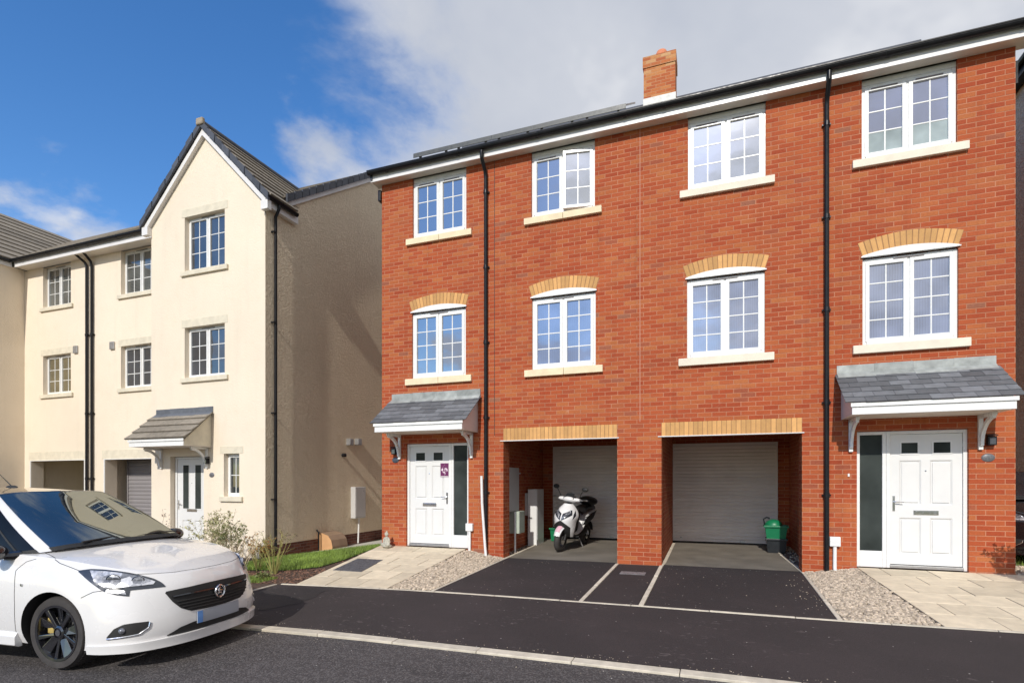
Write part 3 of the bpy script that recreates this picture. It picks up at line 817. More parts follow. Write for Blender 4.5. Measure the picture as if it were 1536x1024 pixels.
    for i in range(n):
        t0, t1 = i/n, (i+1)/n-.004
        for s in (1,):
            ya, yb_ = lerp(ey-.02, YR, t0), lerp(ey-.02, YR, t1); za, zb_ = lerp(ez, zr, t0), lerp(ez, zr, t1)
            vg.prism([(vx, ya, za-.13), (vx, yb_, zb_-.13), (vx, yb_, zb_+.05), (vx, ya, za+.05)], (.05, 0, 0), random.random())
    vg.build('verge', M['tiledark'], rf)
    f = MB(); f.box(rx0, rx1, ey, ey+.02, EAVE-.015, EAVE+.155); f.build('fascia', M['fascia'], rf, bevel=.002)
    f = MB(); f.box(rx0, rx1, ey+.021, 0.10, EAVE, EAVE+.012)
    o = f.build('soffit', M['soffit'], rf)
    gutter(H, rx0-.02 if left else rx0, rx1 if left else rx1+.02, ey-.004, EAVE+.165)
    # downpipe
    px = -4.10 if left else 1.685
    pipe(H, px, -.055, .02 if left else gz(px, 0)-.02, EAVE-.02, .036, .20, (6.9, 5.45, 4.0, 2.55, 1.1), xb=.0)
    if left:
        t = MB(); t.tube([(-4.165, -.11, 1.42), (-4.15, -.115, .9), (-4.085, -.12, .05), (-4.06, -.13, gz(-4.06, 0)+.02)], .026, 10); t.build('waste_pipe', M['whitep'], H, smooth=True)
        t = MB(); t.box(-6.56, -6.50, -.03, .10, 7.17, 7.40); t.build('wall_box', M['black'], H, bevel=.01)
        t = MB(); t.box(-3.965, -3.83, .50, 1.12, .70, 1.60); o = t.build('meter_box', M['grey'], H, bevel=.01)
        t = MB(); t.box(-3.835, -3.80, .49, 1.13, 1.47, 1.50); t.build('lid', M['grey'], o)
        t = MB(); t.box(-3.965, -3.72, .82, 1.16, .24, .70-.004); o = t.build('gas_meter_box', M['greengrey'], H, bevel=.008)
        t = MB(); t.tube([(-3.80, .78, .69), (-3.80, .78, gz(-3.8, .7)-.02)], .02, 8); t.build('conduit', M['whitep'], o, smooth=True)
        # tall cabinet
        t = MB(); t.box(-3.90, -3.69, 1.90, 2.45, gz(-3.8, 2)-.02, 1.14); o = t.build('tall_cabinet', M['whitep'], H, bevel=.006)
        t = MB(); t.box(-3.692, -3.684, 1.93, 2.42, .0, 1.10); t.build('cabinet_door', M['whitep'], o, bevel=.002)
        t = MB(); t.box(-3.96, -3.905, 1.88, 2.1, .55, 1.05); t.build('cabinet_side_unit', M['grey'], o)
        t = MB(); t.tube([(-3.87, 1.87, .50), (-3.79, 1.87, .50)], .008, 6); t.build('handle', M['blackmatt'], o)
        conduit(H, -4.45, -.15, .495)
        wall_lamp(H, -6.15, 0, 1.93); plaque(H, -6.15, 0, 1.755, M['plaque'])
        t = MB(); t.box(-5.150, -4.955, .066, .071, 1.40, 1.685); t.build('poster', M['poster'], H)
        t = MB(); t.lathe([(.045, 0), (.045, -.0), (.045, .03)], (0, 0, 0), 'Y', 8); 
        # mastic joint between the houses and cable line
        t = MB(); t.box(MX-.005, MX+.005, -.0025, .02, 2.36, EAVE-.001); t.build('movement_joint', M['mastic'], H)
        t = MB(); t.box(-3.945, -3.935, -.002, .02, 2.2, EAVE-.002); t.build('movement_joint', M['blackmatt'], H)
        # solar panels just above the tiles
        pz0 = ez+(.50-ey)*PITCH
        sl = math.sqrt(1+PITCH**2)
        for i in range(5):
            a = -6.02+i*.907+.006; b = a+.895
            if i == 4: b = a+.880
            q = []
            for (yy) in (.50, .50+1.34):
                zz = ez+(yy-ey)*PITCH+.215
                q.append((yy, zz))
            (ya, za), (yb_, zb_) = q
            s = MB(); s.prism([(a, ya, za), (b, ya, za), (b, yb_, zb_), (a, yb_, zb_)], (0, .018, -.028)); o = s.build('solar_panel', M['solar'], rf)
            s = MB(); s.prism([(a-.004, ya-.012, za-.085), (b+.004, ya-.012, za-.085), (b+.004, ya-.012, za+.004), (a-.004, ya-.012, za+.004)], (0, .012, 0))
            for xx in (a+.12, b-.16): s.box(xx, xx+.04, ya+.02, ya+.07, za-.23, za-.03)
            s.build('panel_frame', M['solarframe'], o)
        # chimney
        cx0, cx1, cy0, cy1 = -1.52, -.80, 3.45, 3.95
        ct = 11.35
        s = MB(); s.box(cx0, cx1, cy0, cy1, 9.9, ct-.26); s.box(cx0-.02, cx1+.02, cy0-.02, cy1+.02, ct-.26, ct); ch = s.build('chimney', M['chim'], rf)
        s = MB(); s.box(cx0-.012, cx1+.012, cy0-.012, cy1+.012, 9.9, 10.37); s.build('flashing', M['lead_l'], ch)
        s = MB(); s.lathe([(.13, 0), (.13, .10), (.115, .14), (.06, .17), (0, .175)], (cx0+.40, (cy0+cy1)/2-.1, ct), 'Z', 18); s.build('chimney_pot', M['pot'], ch, smooth=True)
    else:
        conduit(H, 1.80, -.15, .452)
        wall_lamp(H, 3.76, 0, 1.89); plaque(H, 3.74, 0, 1.655, M['plaque2'])
        t = MB(); t.box(1.98, 2.005, -.015, 0, 1.39, 1.435); t.build('door_bell', M['whitep'], H)
        t = MB(); t.box(1.47, 1.565, .75, 1.05, .16, .86); t.build('meter_box', M['grey'], H, bevel=.008)
        t = MB(); t.tube([(1.53, .9, .86), (1.53, .9, 2.39)], .014, 8); t.build('conduit', M['whitep'], H)
        t = MB(); t.box(x1-.001, x1+.05, .05, .14, 7.0, 7.32); t.build('wall_box', M['black'], H)
    return H
M['ventdark'] = simple('vent_slot', (.16, .14, .14), .5, .1, 4)
M['cheek'] = simple('canopy_cheek', (.70, .60, .56), .6, .06, 2, dirt=.15)  # white board: brick-tinted shade put into its colour, plus slight dirt
M['lead_l'] = simple('pale_flashing', (.58, .58, .55), .5, .2, 9, .3, 20)
M['plaque'] = simple('slate_plaque', (.06, .075, .10), .3, .4, 40)
M['plaque2'] = simple('grey_plaque', (.13, .13, .14), .4, .3, 30)
M['glass_mid'] = glass_mat('window_glass_cloud_lit', (.12, .14, .26), .40, False, .02, .05)
M['glass_netd'] = glass_mat('window_glass_dark_net', (.11, .15, .27), .24, True)
def poster_mat():
    m, nt, b = newmat('purple_poster'); g = N(nt); p = g.pos(); P = g.sep(p)
    n = g.noise(p, 26, 4, .7, .6); ed = g.m('LESS_THAN', P[2], 1.425)
    x = g.m('ABSOLUTE', g.m('SUBTRACT', P[0], -5.052)); z = g.m('ABSOLUTE', g.m('SUBTRACT', P[2], 1.545))
    r = g.m('ADD', g.m('MULTIPLY', x, 1.3), z)
    w = g.m('MULTIPLY', g.rng(n, .50, .56), g.rng(r, .12, .09))
    c = g.mix(w, (.13, .012, .085), (.72, .60, .68)); c = g.mix(ed, c, (.55, .50, .52))
    border = g.m('MAXIMUM', g.m('GREATER_THAN', x, .088), g.m('GREATER_THAN', z, .133))
    c = g.mix(border, c, (.50, .42, .46))
    nt.links.new(c, b.inputs['Base Color']); b.inputs['Roughness'].default_value = .4; return m
M['poster'] = poster_mat()
brick_house(0); brick_house(1)
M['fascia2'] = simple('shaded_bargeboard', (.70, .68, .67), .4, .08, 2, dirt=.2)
M['lead_d'] = simple('dark_flashing', (.11, .12, .14), .5, .2, 7, .2, 20, tone=.1)
M['ridgeend'] = simple('ridge_end_mortar', (.30, .25, .19), .9, .2, 12, .3, 50)
M['patch'] = tarmac_mat('patch_tarmac', (.030, .026, .027), .2, .75, 0, .3)
M['iron2'] = simple('worn_iron', (.17, .16, .165), .6, .4, 18, .6, 70)
M['glass_c'] = glass_mat('window_glass_upper_cream', (.035, .042, .055), .15)
M['glass_cc'] = glass_mat('window_glass_part_curtained', (.09, .095, .09), .14, True)
# ------------------------------------------------------------------ hatchback
def cr(tab, s):
    """Catmull-Rom through the rows of tab (tuples) at parameter s"""
    n = len(tab)-1; s = max(0, min(n, s)); i = min(int(s), n-1); t = s-i
    g = lambda k: tab[max(0, min(n, k))]
    p0, p1, p2, p3 = g(i-1), g(i), g(i+1), g(i+2)
    return tuple(.5*(2*b+(c-a)*t+(2*a-5*b+4*c-d)*t*t+(3*b-a-3*c+d)*t*t*t) for a, b, c, d in zip(p0, p1, p2, p3))
CAR = [ # station rows: bottom, low, mid, upper, shoulder   (x forward from the front axle, y half width, z)
 [(.90,0,.20),(.935,0,.33),(.925,0,.50),(.895,0,.68),(.83,0,.785)],
 [(.885,.25,.20),(.92,.25,.33),(.91,.25,.50),(.878,.25,.68),(.81,.24,.788)],
 [(.83,.48,.20),(.86,.49,.33),(.85,.48,.50),(.81,.47,.68),(.735,.45,.80)],
 [(.71,.69,.20),(.735,.70,.33),(.72,.69,.50),(.66,.665,.70),(.585,.60,.845)],
 [(.54,.80,.20),(.55,.81,.33),(.53,.80,.50),(.44,.775,.74),(.37,.70,.89)],
 [(.38,.838,.20),(.38,.845,.33),(.36,.84,.5),(.24,.82,.78),(.14,.755,.93)],
 [(.10,.84,.2),(.1,.86,.35),(.08,.868,.55),(.0,.845,.80),(-.10,.775,.955)],
 [(-.5,.80,.2),(-.5,.845,.33),(-.5,.868,.6),(-.5,.845,.83),(-.48,.785,.975)],
 [(-1.3,.80,.2),(-1.3,.84,.33),(-1.3,.868,.6),(-1.3,.85,.86),(-1.3,.79,.995)],
 [(-2.1,.80,.2),(-2.1,.84,.33),(-2.1,.87,.6),(-2.1,.855,.88),(-2.1,.79,1.015)],
 [(-2.6,.815,.2),(-2.6,.85,.33),(-2.6,.87,.6),(-2.6,.85,.88),(-2.55,.775,1.035)],
 [(-2.93,.74,.22),(-2.95,.78,.35),(-2.98,.80,.6),(-2.93,.78,.87),(-2.85,.70,1.06)],
 [(-3.08,.5,.25),(-3.12,.52,.38),(-3.15,.52,.6),(-3.08,.5,.87),(-2.98,.46,1.08)],
 [(-3.12,0,.25),(-3.17,0,.38),(-3.20,0,.6),(-3.12,0,.87),(-3.02,0,1.09)]]
def car_side(s, t):
    """s 0..13 around the half outline, t 0..4 up to the shoulder"""
    rows = [cr([st[k] for st in CAR], s) for k in range(5)]
    return cr(rows, t)
HOODZ = [(1.0, .785), (.83, .787), (.6, .875), (.38, .935), (.15, .985), (-.1, 1.025), (-.3, 1.05), (-.6, 1.06), (-2.0, 1.06), (-3.2, 1.09)]
def hoodz(x):
    xs_ = [-a for a, b in HOODZ]; return float(np.interp(-x, xs_, [b for a, b in HOODZ]))
GH = [ # greenhouse: base point, roof-edge point
 [(-.07,0,1.04),(-1.08,0,1.525)],[(-.09,.30,1.035),(-1.09,.27,1.522)],[(-.15,.55,1.025),(-1.12,.44,1.512)],[(-.29,.71,.995),(-1.18,.55,1.492)],
 [(-.56,.77,.97),(-1.30,.595,1.485)],[(-1.2,.785,.98),(-1.6,.60,1.49)],[(-1.9,.785,1.0),(-1.98,.59,1.48)],[(-2.45,.765,1.02),(-2.4,.555,1.45)],
 [(-2.75,.71,1.05),(-2.6,.48,1.41)],[(-2.92,.5,1.07),(-2.69,.34,1.40)],[(-2.97,0,1.08),(-2.72,0,1.405)]]
def gh(s, t):
    """s 0..10 around, t 0 belt .. 1 roof edge .. 2 roof centre"""
    b = cr([g[0] for g in GH], s); r = cr([g[1] for g in GH], s)
    if t <= 1:
        x, y, z = (lerp(b[i], r[i], t) for i in range(3))
        bow = math.sin(math.pi*t)*.028; y += bow*(1 if y > .3 else y/.3); z += bow*.5 if s < 3 else 0
        return x, y, z
    v = t-1; y = r[1]*(1-v); zc = 1.505+.055*math.sin(math.pi*max(0, min(1, (-r[0]-.85)/2.1)))
    xx = r[0]
    z = r[2]+(max(zc, r[2])-r[2])*(1-(1-v)**2)
    return xx, y, z
def mirror_grid(fn, s0, s1, t0, t1, ns, nt, off=0.0):
    mb = MB()
    for sg in (1, -1):
        def f(u, v):
            x, y, z = fn(lerp(s0, s1, u), lerp(t0, t1, v)); return (x, y*sg, z)
        mb.grid(f, ns, nt, flip=(sg < 0))
    return mb
def lathe_part(prof, c, seg=40):
    mb = MB(); mb.lathe(prof, c, 'Y', seg); return mb
def deck(u, v):
    """bonnet and deck from the shoulder (v 0) to the centre line (v 1)"""
    x, y, z = car_side(u*13, 4); zc = hoodz(x)+.0
    xx = x+ (.0 if u*13 > 3 else .0)
    return (xx, y*(1-v), z+(max(zc, z)-z)*(1-(1-v)**2.2))
def body_mesh(mat, dark):
    mb = MB()
    for sg in (1, -1):
        def f(u, v):
            x, y, z = car_side(u*13, v*4); return (x, y*sg, z)
        mb.grid(f, 104, 20, flip=(sg > 0))
        def d(u, v):
            x, y, z = deck(u, v); return (x, y*sg, z)
        mb.grid(d, 104, 12, flip=(sg > 0))
        def b(u, v):
            x, y, z = car_side(u*13, 0); return (x, y*sg*(1-v), z)
        mb.grid(b, 104, 1, flip=(sg < 0))
    return mb
def snap(bvh, p, off):
    loc, nrm, i, dist = bvh.find_nearest(Vector(p)); c = Vector((max(-2.6, min(.2, loc.x)), 0, .5))
    if nrm.dot(loc-c) < 0: nrm = -nrm
    return loc+nrm*off
def poly_at(pts, t):
    L = [0]
    for a, b in zip(pts[:-1], pts[1:]): L.append(L[-1]+(Vector(b)-Vector(a)).length)
    d = t*L[-1]
    for i in range(len(pts)-1):
        if d <= L[i+1] or i == len(pts)-2:
            k = (d-L[i])/max(1e-9, L[i+1]-L[i]); return Vector(pts[i]).lerp(Vector(pts[i+1]), cl(k))
def strip(bvh, top, bot, off, nu=24, nv=8, sides=(1, -1), mb=None, thick=.006):
    """panel between two 3-D curves, laid on the body surface; with a rim of real thickness"""
    mb = mb or MB()
    for sg in sides:
        P = [[None]*(nv+1) for _ in range(nu+1)]
        for i in range(nu+1):
            a = poly_at(top, i/nu); b = poly_at(bot, i/nu)
            for j in range(nv+1):
                q = snap(bvh, b.lerp(a, j/nv), off); P[i][j] = Vector((q.x, q.y*sg, q.z))
        n = len(mb.v)
        for i in range(nu+1):
            for j in range(nv+1): mb.v.append(tuple(P[i][j]))
        for i in range(nu):
            for j in range(nv):
                a = n+i*(nv+1)+j; mb.f.append((a, a+nv+1, a+nv+2, a+1) if sg > 0 else (a, a+1, a+nv+2, a+nv+1)); mb.t.append(.5)
        ring = [(i, 0) for i in range(nu)]+[(nu, j) for j in range(nv)]+[(i, nv) for i in range(nu, 0, -1)]+[(0, j) for j in range(nv, 0, -1)]
        c = Vector((-.9, 0, .6)); m = len(mb.v)
        inner = []
        for (i, j) in ring:
            p = P[i][j]; q = snap(bvh, (p.x, p.y*sg, p.z), -thick); mb.v.append((q.x, q.y*sg, q.z))
        k = len(ring)
        for a in range(k):
            b_ = (a+1) % k; ia = n+ring[a][0]*(nv+1)+ring[a][1]; ib = n+ring[b_][0]*(nv+1)+ring[b_][1]
            mb.f.append((ia, m+a, m+b_, ib) if sg > 0 else (ia, ib, m+b_, m+a)); mb.t.append(.5)
    return mb
def line_on(bvh, pts, r=.0035, off=-.001, sides=(1, -1), n=30):
    mb = MB()
    for sg in sides:
        q = [snap(bvh, poly_at(pts, i/n), off) for i in range(n+1)]
        mb.tube([(p.x, p.y*sg, p.z) for p in q], r, 6)
    return mb
def wheel_part(car, cx, cy, sg, name='wheel'):
    """sg: +1 left side (outer face towards +y)"""
    Rr = .315; w = .205
    t = MB(); pr = [(.235, 0), (.262, .006), (.300, .004), (Rr-.006, -.012), (Rr, -.035)]
    pr += [(Rr, -w+.035), (Rr-.006, -w+.012), (.30, -w), (.235, -w)]
    t.lathe([(r, sg*(h)) for r, h in pr], (cx, cy, Rr), 'Y', 56)
    W = t.build(name, M['tyre'], car, smooth=True)
    g = MB()
    for k in range(60):   # tread blocks
        a = 2*math.pi*k/60; T = Matrix.Translation((cx, cy, Rr)) @ Matrix.Rotation(a, 4, 'Y')
        g.box(-.011, .011, -sg*.03 if sg < 0 else -.175, .175 if sg < 0 else -.03, Rr-.004, Rr+.0035, M=T)
    g.build('tread', M['tyre'], W)
    h = MB(); h.lathe([(.243, sg*.001), (.243, sg*.008), (.222, sg*.004), (.215, -sg*.03), (.205, -sg*.12), (0, -sg*.13)], (cx, cy, Rr), 'Y', 48)
    rim = h.build('rim', M['rim'], W, smooth=True)
    s = MB()
    for k in range(5):
        a0 = 2*math.pi*k/5+.35
        for da, w0, w1, tw in ((-.16, .026, .046, .016), (.20, .014, .020, -.008)):
            a = a0+da; a2 = a0+da*1.7
            def pt(r, an, wd, y): 
                return (cx+math.sin(an)*r+math.cos(an)*wd, cy+sg*y, Rr+math.cos(an)*r-math.sin(an)*wd)
            A = [pt(.045, a, -w0, -.026-tw), pt(.045, a, w0, -.022), pt(.222, a2, w1, -.001), pt(.222, a2, -w1, -.006-tw)]
            s.prism(A, (0, -sg*.035, 0))
    s.build('spokes', M['rim'], rim, bevel=.006)
    c = MB(); c.lathe([(.06, -.05), (.06, -.016), (.045, -.008)], (0, 0, 0), 'Y', 20); c.v = [(a+cx, b*sg+cy, z+Rr) for a, b, z in c.v]
    c.poly([(cx+.06*math.cos(2*math.pi*i/20), cy-sg*.016, Rr+.06*math.sin(2*math.pi*i/20)) for i in range(20)])
    c.build('hub', M['rim'], rim)
    c = MB(); c.lathe([(.026, -.012), (.026, -.006), (0, -.005)], (0, 0, 0), 'Y', 20); c.v = [(a+cx, b*sg+cy, z+Rr) for a, b, z in c.v]; c.build('hub_badge', M['chrome'], rim)
    c = MB(); c.lathe([(.16, -.085), (.16, -.095), (0, -.095)], (0, 0, 0), 'Y', 32); c.v = [(a+cx, b*sg+cy, z+Rr) for a, b, z in c.v]; c.build('brake_disc', M['steel'], rim)
    c = MB(); c.box(cx-.15, cx-.08, cy-sg*.05-.02, cy-sg*.05+.02, Rr-.02, Rr+.12); c.build('brake_caliper', M['caliper'], rim, bevel=.01)
    return W
M['caliper'] = simple('brass_caliper', (.45, .33, .10), .5, .2, 9)

def make_car(loc, rz, label, paint, scale=1.04, group=None):
    car = thing('parked_car', loc, label, 'car', group, rz, world=False); car.scale = (scale,)*3
    mb = body_mesh(None, None); bvh = BVHTree.FromPolygons([Vector(v) for v in mb.v], mb.f)
    gm = mirror_grid(gh, 0, 10, 0, 2, 80, 24); ghb = BVHTree.FromPolygons([Vector(v) for v in gm.v], gm.f)
    body = mb.build('body', paint, car, smooth=False, merge=True)
    bm = bmesh.new(); bm.from_mesh(body.data); bmesh.ops.dissolve_degenerate(bm, edges=bm.edges, dist=1e-5)
    bmesh.ops.recalc_face_normals(bm, faces=bm.faces); bm.to_mesh(body.data); bm.free()
    cut = MB()
    for cx in (0, -2.53):
        for sg in (1, -1):
            n = 48; a0 = [(cx+.365*math.sin(2*math.pi*i/n), sg*.55, .315+.365*math.cos(2*math.pi*i/n)) for i in range(n)]
            cut.prism(a0, (0, sg*.6, 0))
    cu = cut.build('cutter', M['blackmatt'], None, merge=True)
    bm = bmesh.new(); bm.from_mesh(cu.data); bmesh.ops.recalc_face_normals(bm, faces=bm.faces); bm.to_mesh(cu.data); bm.free()
    cu.parent = car
    bo = body.modifiers.new('arches', 'BOOLEAN'); bo.operation = 'DIFFERENCE'; bo.object = cu; bo.solver = 'EXACT'; bo.material_mode = 'TRANSFER'
    bpy.context.view_layer.update()
    dg = bpy.context.evaluated_depsgraph_get(); me = bpy.data.meshes.new_from_object(body.evaluated_get(dg)); me.name = 'body'
    body.modifiers.clear(); body.data = me; bpy.data.objects.remove(cu)
    for p in me.polygons: p.use_smooth = True
    me.set_sharp_from_angle(angle=R(40))
    # cabin: pillars in body colour, gloss black roof, glass laid in
    gm.build('cabin', paint, car, smooth=True)
    rf = MB()
    for sg in (1, -1):
        def f(u, v):
            x, y, z = gh(lerp(0, 10, u), lerp(.985, 2, v)); return (x, y*sg, z+.006)
        rf.grid(f, 60, 12, flip=(sg < 0))
    rf.build('roof', M['carblack'], car, smooth=True)
    ws = MB()
    def f(u, v):
        s = lerp(-2.72, 2.72, u); x, y, z = gh(abs(s), lerp(.02, 1.01, v)); q = snap(ghb, (x, y, z), .005); return (q.x, q.y*(1 if s >= 0 else -1), q.z)
    ws.grid(f, 40, 24, flip=True); w = ws.build('windscreen', M['carglass'], car, smooth=True)
    cw = MB()
    def f(u, v):
        s = lerp(-2.8, 2.8, u); x, y, z = gh(abs(s), lerp(-.02, .035, v)); return (x, y*(1 if s >= 0 else -1), z+.012)
    cw.grid(f, 40, 3, flip=True); cw.build('cowl', M['blackmatt'], w, smooth=True)
    for y0, y1 in ((-.50, .08), (.05, .62)):
        wi = MB(); pts = [snap(ghb, gh(abs(a), t)[:1]+(gh(abs(a), t)[1]*1.0,)+gh(abs(a), t)[2:], .02) for a, t in ((1, .02),)]
        P0 = (-.13, y0, 1.065); P1 = (-.16, (y0+y1)/2, 1.085); P2 = (-.16, y1, 1.075)
        wi.tube([P0, P1, P2], [.010, .007, .005], 6); wi.build('wiper', M['blackmatt'], w)
    sg_ = MB()
    for sg in (1, -1):
        def f(u, v):
            s = lerp(3.22, 7.4, u); t1 = .90; x, y, z = gh(s, lerp(.04, t1, v)); q = snap(ghb, (x, y, z), .004); return (q.x, q.y*sg, q.z)
        sg_.grid(f, 40, 12, flip=(sg < 0))
    sw = sg_.build('side_window', M['carglass'], car, smooth=True)
    for sg in (1, -1):
        tr = MB()
        for s0, s1, t0, t1 in ((3.86, 3.93, .03, .9), (6.2, 6.42, .03, .9)):
            def f(u, v):
                x, y, z = gh(lerp(s0, s1, u), lerp(t0, t1, v)); q = snap(ghb, (x, y, z), .008); return (q.x, q.y*sg, q.z)
            tr.grid(f, 2, 8, flip=(sg < 0))
        def f(u, v):
            x, y, z = gh(lerp(3.2, 7.4, u), lerp(-.005, .05, v)); q = snap(ghb, (x, y, z), .007); return (q.x, q.y*sg, q.z)
        tr.grid(f, 30, 2, flip=(sg < 0)); tr.build('window_trim', M['blackmatt'], sw)
    rw = MB()
    def f(u, v):
        s = lerp(-1.5, 1.5, u); x, y, z = gh(10-abs(s), lerp(.15, .9, v)); q = snap(ghb, (x, y, z), .005); return (q.x, q.y*(1 if s >= 0 else -1), q.z)
    rw.grid(f, 20, 10); rw.build('rear_window', M['carglass'], car, smooth=True)
    # headlights
    top = [(.215, -.79, .862), (.30, -.752, .874), (.40, -.712, .868), (.50, -.668, .852), (.60, -.615, .828), (.67, -.572, .803), (.73, -.522, .772), (.775, -.49, .735), (.80, -.475, .70)]
    bot = [(.22, -.792, .85), (.36, -.796, .765), (.47, -.779, .695), (.57, -.744, .66), (.655, -.695, .642), (.635, -.69, .69), (.735, -.585, .693), (.80, -.475, .692)]
    for sg in (1, -1):
        # curves are on the right-hand side (y < 0): mirrored for the left lamp
        h = strip(bvh, top, bot, .006, 36, 10, sides=(sg,)).build('headlight', M['lampdark'], car, smooth=True)
        t2 = [(.30, -.742, .845), (.42, -.70, .838), (.55, -.64, .815), (.65, -.58, .780), (.735, -.52, .735)]
        b2 = [(.385, -.775, .765), (.47, -.76, .725), (.58, -.70, .71), (.66, -.64, .715), (.735, -.54, .715)]
        strip(bvh, t2, b2, .014, 24, 8, sides=(sg,)).build('lens', M['lamp'], h, smooth=True)
        t3 = [(.50, -.765, .705), (.56, -.74, .70), (.62, -.705, .69)]; b3 = [(.50, -.770, .685), (.565, -.742, .672), (.635, -.700, .658)]
        strip(bvh, t3, b3, .014, 10, 4, sides=(sg,)).build('lens', M['lamp'], h, smooth=True)
        for cx_, r_ in ((.50, .040), (.64, .034)):
            q = snap(bvh, (cx_, -.70 if cx_ < .6 else -.60, .775 if cx_ < .6 else .750), .006); k = MB(); nn_ = (q-Vector((.1, 0, q.z))).normalized(); ang = math.atan2(nn_.y*sg, nn_.x)
            k.blob((q.x, q.y*sg, q.z), (.013, r_*1.5, r_*1.15), 22, rot=Euler((0, 0, ang))); k.build('reflector', M['lamp'], h, smooth=True)
            k = MB(); ex = Vector((-math.sin(ang), math.cos(ang), 0)); nx_ = Vector((math.cos(ang), math.sin(ang), 0)); c_ = Vector((q.x, q.y*sg, q.z))+nx_*.008
            k.tube([c_+ex*math.cos(2*math.pi*i/24)*r_*1.3+Vector((0, 0, math.sin(2*math.pi*i/24)*r_)) for i in range(25)], .0035, 6); k.build('lamp_ring', M['lampdark'], h, smooth=True)
    g = strip(bvh, [(.805, -.475, .648), (.865, -.3, .660), (.89, -.1, .668), (.89, .1, .668), (.865, .3, .660), (.805, .475, .648)],
        [(.80, -.482, .635), (.85, -.45, .56), (.88, -.39, .49), (.91, -.30, .447), (.93, -.1, .437), (.93, .1, .437), (.91, .3, .447), (.88, .39, .49), (.85, .45, .56), (.80, .482, .635)], .005, 60, 10, sides=(1,))
    G_ = g.build('grille', M['blackmatt'], car, smooth=True)
    for z, w_ in ((.472, .34), (.50, .385), (.528, .415), (.556, .43), (.61, .465)):
        b = line_on(bvh, [(.9, -w_, z), (.95, 0, z-.004), (.9, w_, z)], .007 if z < .6 else .012, .012, (1,), 40); b.build('grille_bar', M['blackmatt'] if z < .6 else M['carblack'], G_, smooth=True)
    q = snap(bvh, (.93, 0, .575), .0); k = MB()
    n = 28
    for i in range(n):
        pass
    k.tube([(q.x+.028, .056*math.cos(2*math.pi*i/n), q.z+.056*math.sin(2*math.pi*i/n)) for i in range(n+1)], .0085, 8)
    B = k.build('badge', M['chrome'], car, smooth=True)
    k = MB(); k.lathe([(0, .012), (.052, .012), (.056, .0)], (q.x+.006, 0, q.z), 'X', 24); k.build('badge_field', M['carblack'], B)
    k = MB(); X = q.x+.022; Zc = q.z
    k.tube([(X, -.030, Zc-.036), (X, -.012, Zc-.012), (X, -.018, Zc+.014), (X, .004, Zc+.034), (X, .024, Zc+.026)], [.004, .011, .010, .009, .004], 8)
    k.tube([(X, -.012, Zc-.012), (X, .014, Zc-.016), (X, .022, Zc-.036)], [.010, .009, .004], 8); k.tube([(X, -.018, Zc+.014), (X, .020, Zc+.004), (X, .040, Zc+.012)], [.008, .008, .003], 8)
    k.tube([(X, -.018, Zc+.010), (X, -.040, Zc+.026)], [.008, .003], 8)
    k.build('badge_emblem', M['chrome'], B, smooth=True)
    pl = strip(bvh, [(.93, -.255, .432), (.95, 0, .434), (.93, .255, .432)], [(.93, -.255, .322), (.95, 0, .322), (.93, .255, .322)], .014, 20, 4, sides=(1,), thick=-.004)
    PL = pl.build('number_plate', M['plate'], car)
    strip(bvh, [(.93, -.253, .430), (.932, -.20, .430)], [(.93, -.253, .324), (.932, -.20, .324)], .0155, 4, 2, sides=(1,), thick=-.006).build('plate_strip', M['plateblue'], PL)
    lg = strip(bvh, [(.85, -.50, .272), (.89, -.40, .322), (.92, -.28, .345), (.94, 0, .345), (.92, .28, .345), (.89, .40, .322), (.85, .50, .272)], [(.85, -.50, .265), (.89, -.4, .262), (.94, 0, .262), (.89, .4, .262), (.85, .50, .265)], .005, 50, 6, sides=(1,))
    lg.build('lower_grille', M['blackmatt'], car, smooth=True)
    # lip below the bumper: proud of it, sweeping back to the arches
    lip = MB()
    for sg in (1, -1):
        def f(u, v):
            s = lerp(0, 5.0, u); x, y, z = car_side(s, v*.55); k = 1+.028; 
            zz = lerp(.175, .262-.02*u, v); return (x*(1.03 if u < .8 else lerp(1.03, 1.0, (u-.8)/.2))-.0+.012*(1-v), y*1.022*sg, zz)
        lip.grid(f, 50, 5, flip=(sg > 0))
        def f2(u, v):
            s = lerp(0, 5.0, u); x, y, z = car_side(s, 0); xk = (1.03 if u < .8 else lerp(1.03, 1.0, (u-.8)/.2)); return (lerp(x*xk+.012, x*.96, v), lerp(y*1.022, y*.97, v)*sg, .175)
        lip.grid(f2, 50, 1, flip=(sg < 0))
        def f3(u, v):
            s = lerp(0, 5.0, u); x, y, z = car_side(s, .55); xk = (1.03 if u < .8 else lerp(1.03, 1.0, (u-.8)/.2)); return (lerp(x*xk, x*.985, v), lerp(y*1.022, y*.985, v)*sg, lerp(.262-.02*u, .268-.02*u, v))
        lip.grid(f3, 50, 1, flip=(sg > 0))
    lip.build('bumper_lip', paint, car, smooth=True)
    for sg in (1, -1):
        sk = MB(); sk.prism([(-.42, sg*.83, .17), (-.42, sg*.865, .19), (-.42, sg*.865, .265), (-.42, sg*.845, .30), (-.42, sg*.80, .30), (-.42, sg*.80, .17)], (-1.72, 0, 0))
        sk.build('side_skirt', paint, car, bevel=.006)
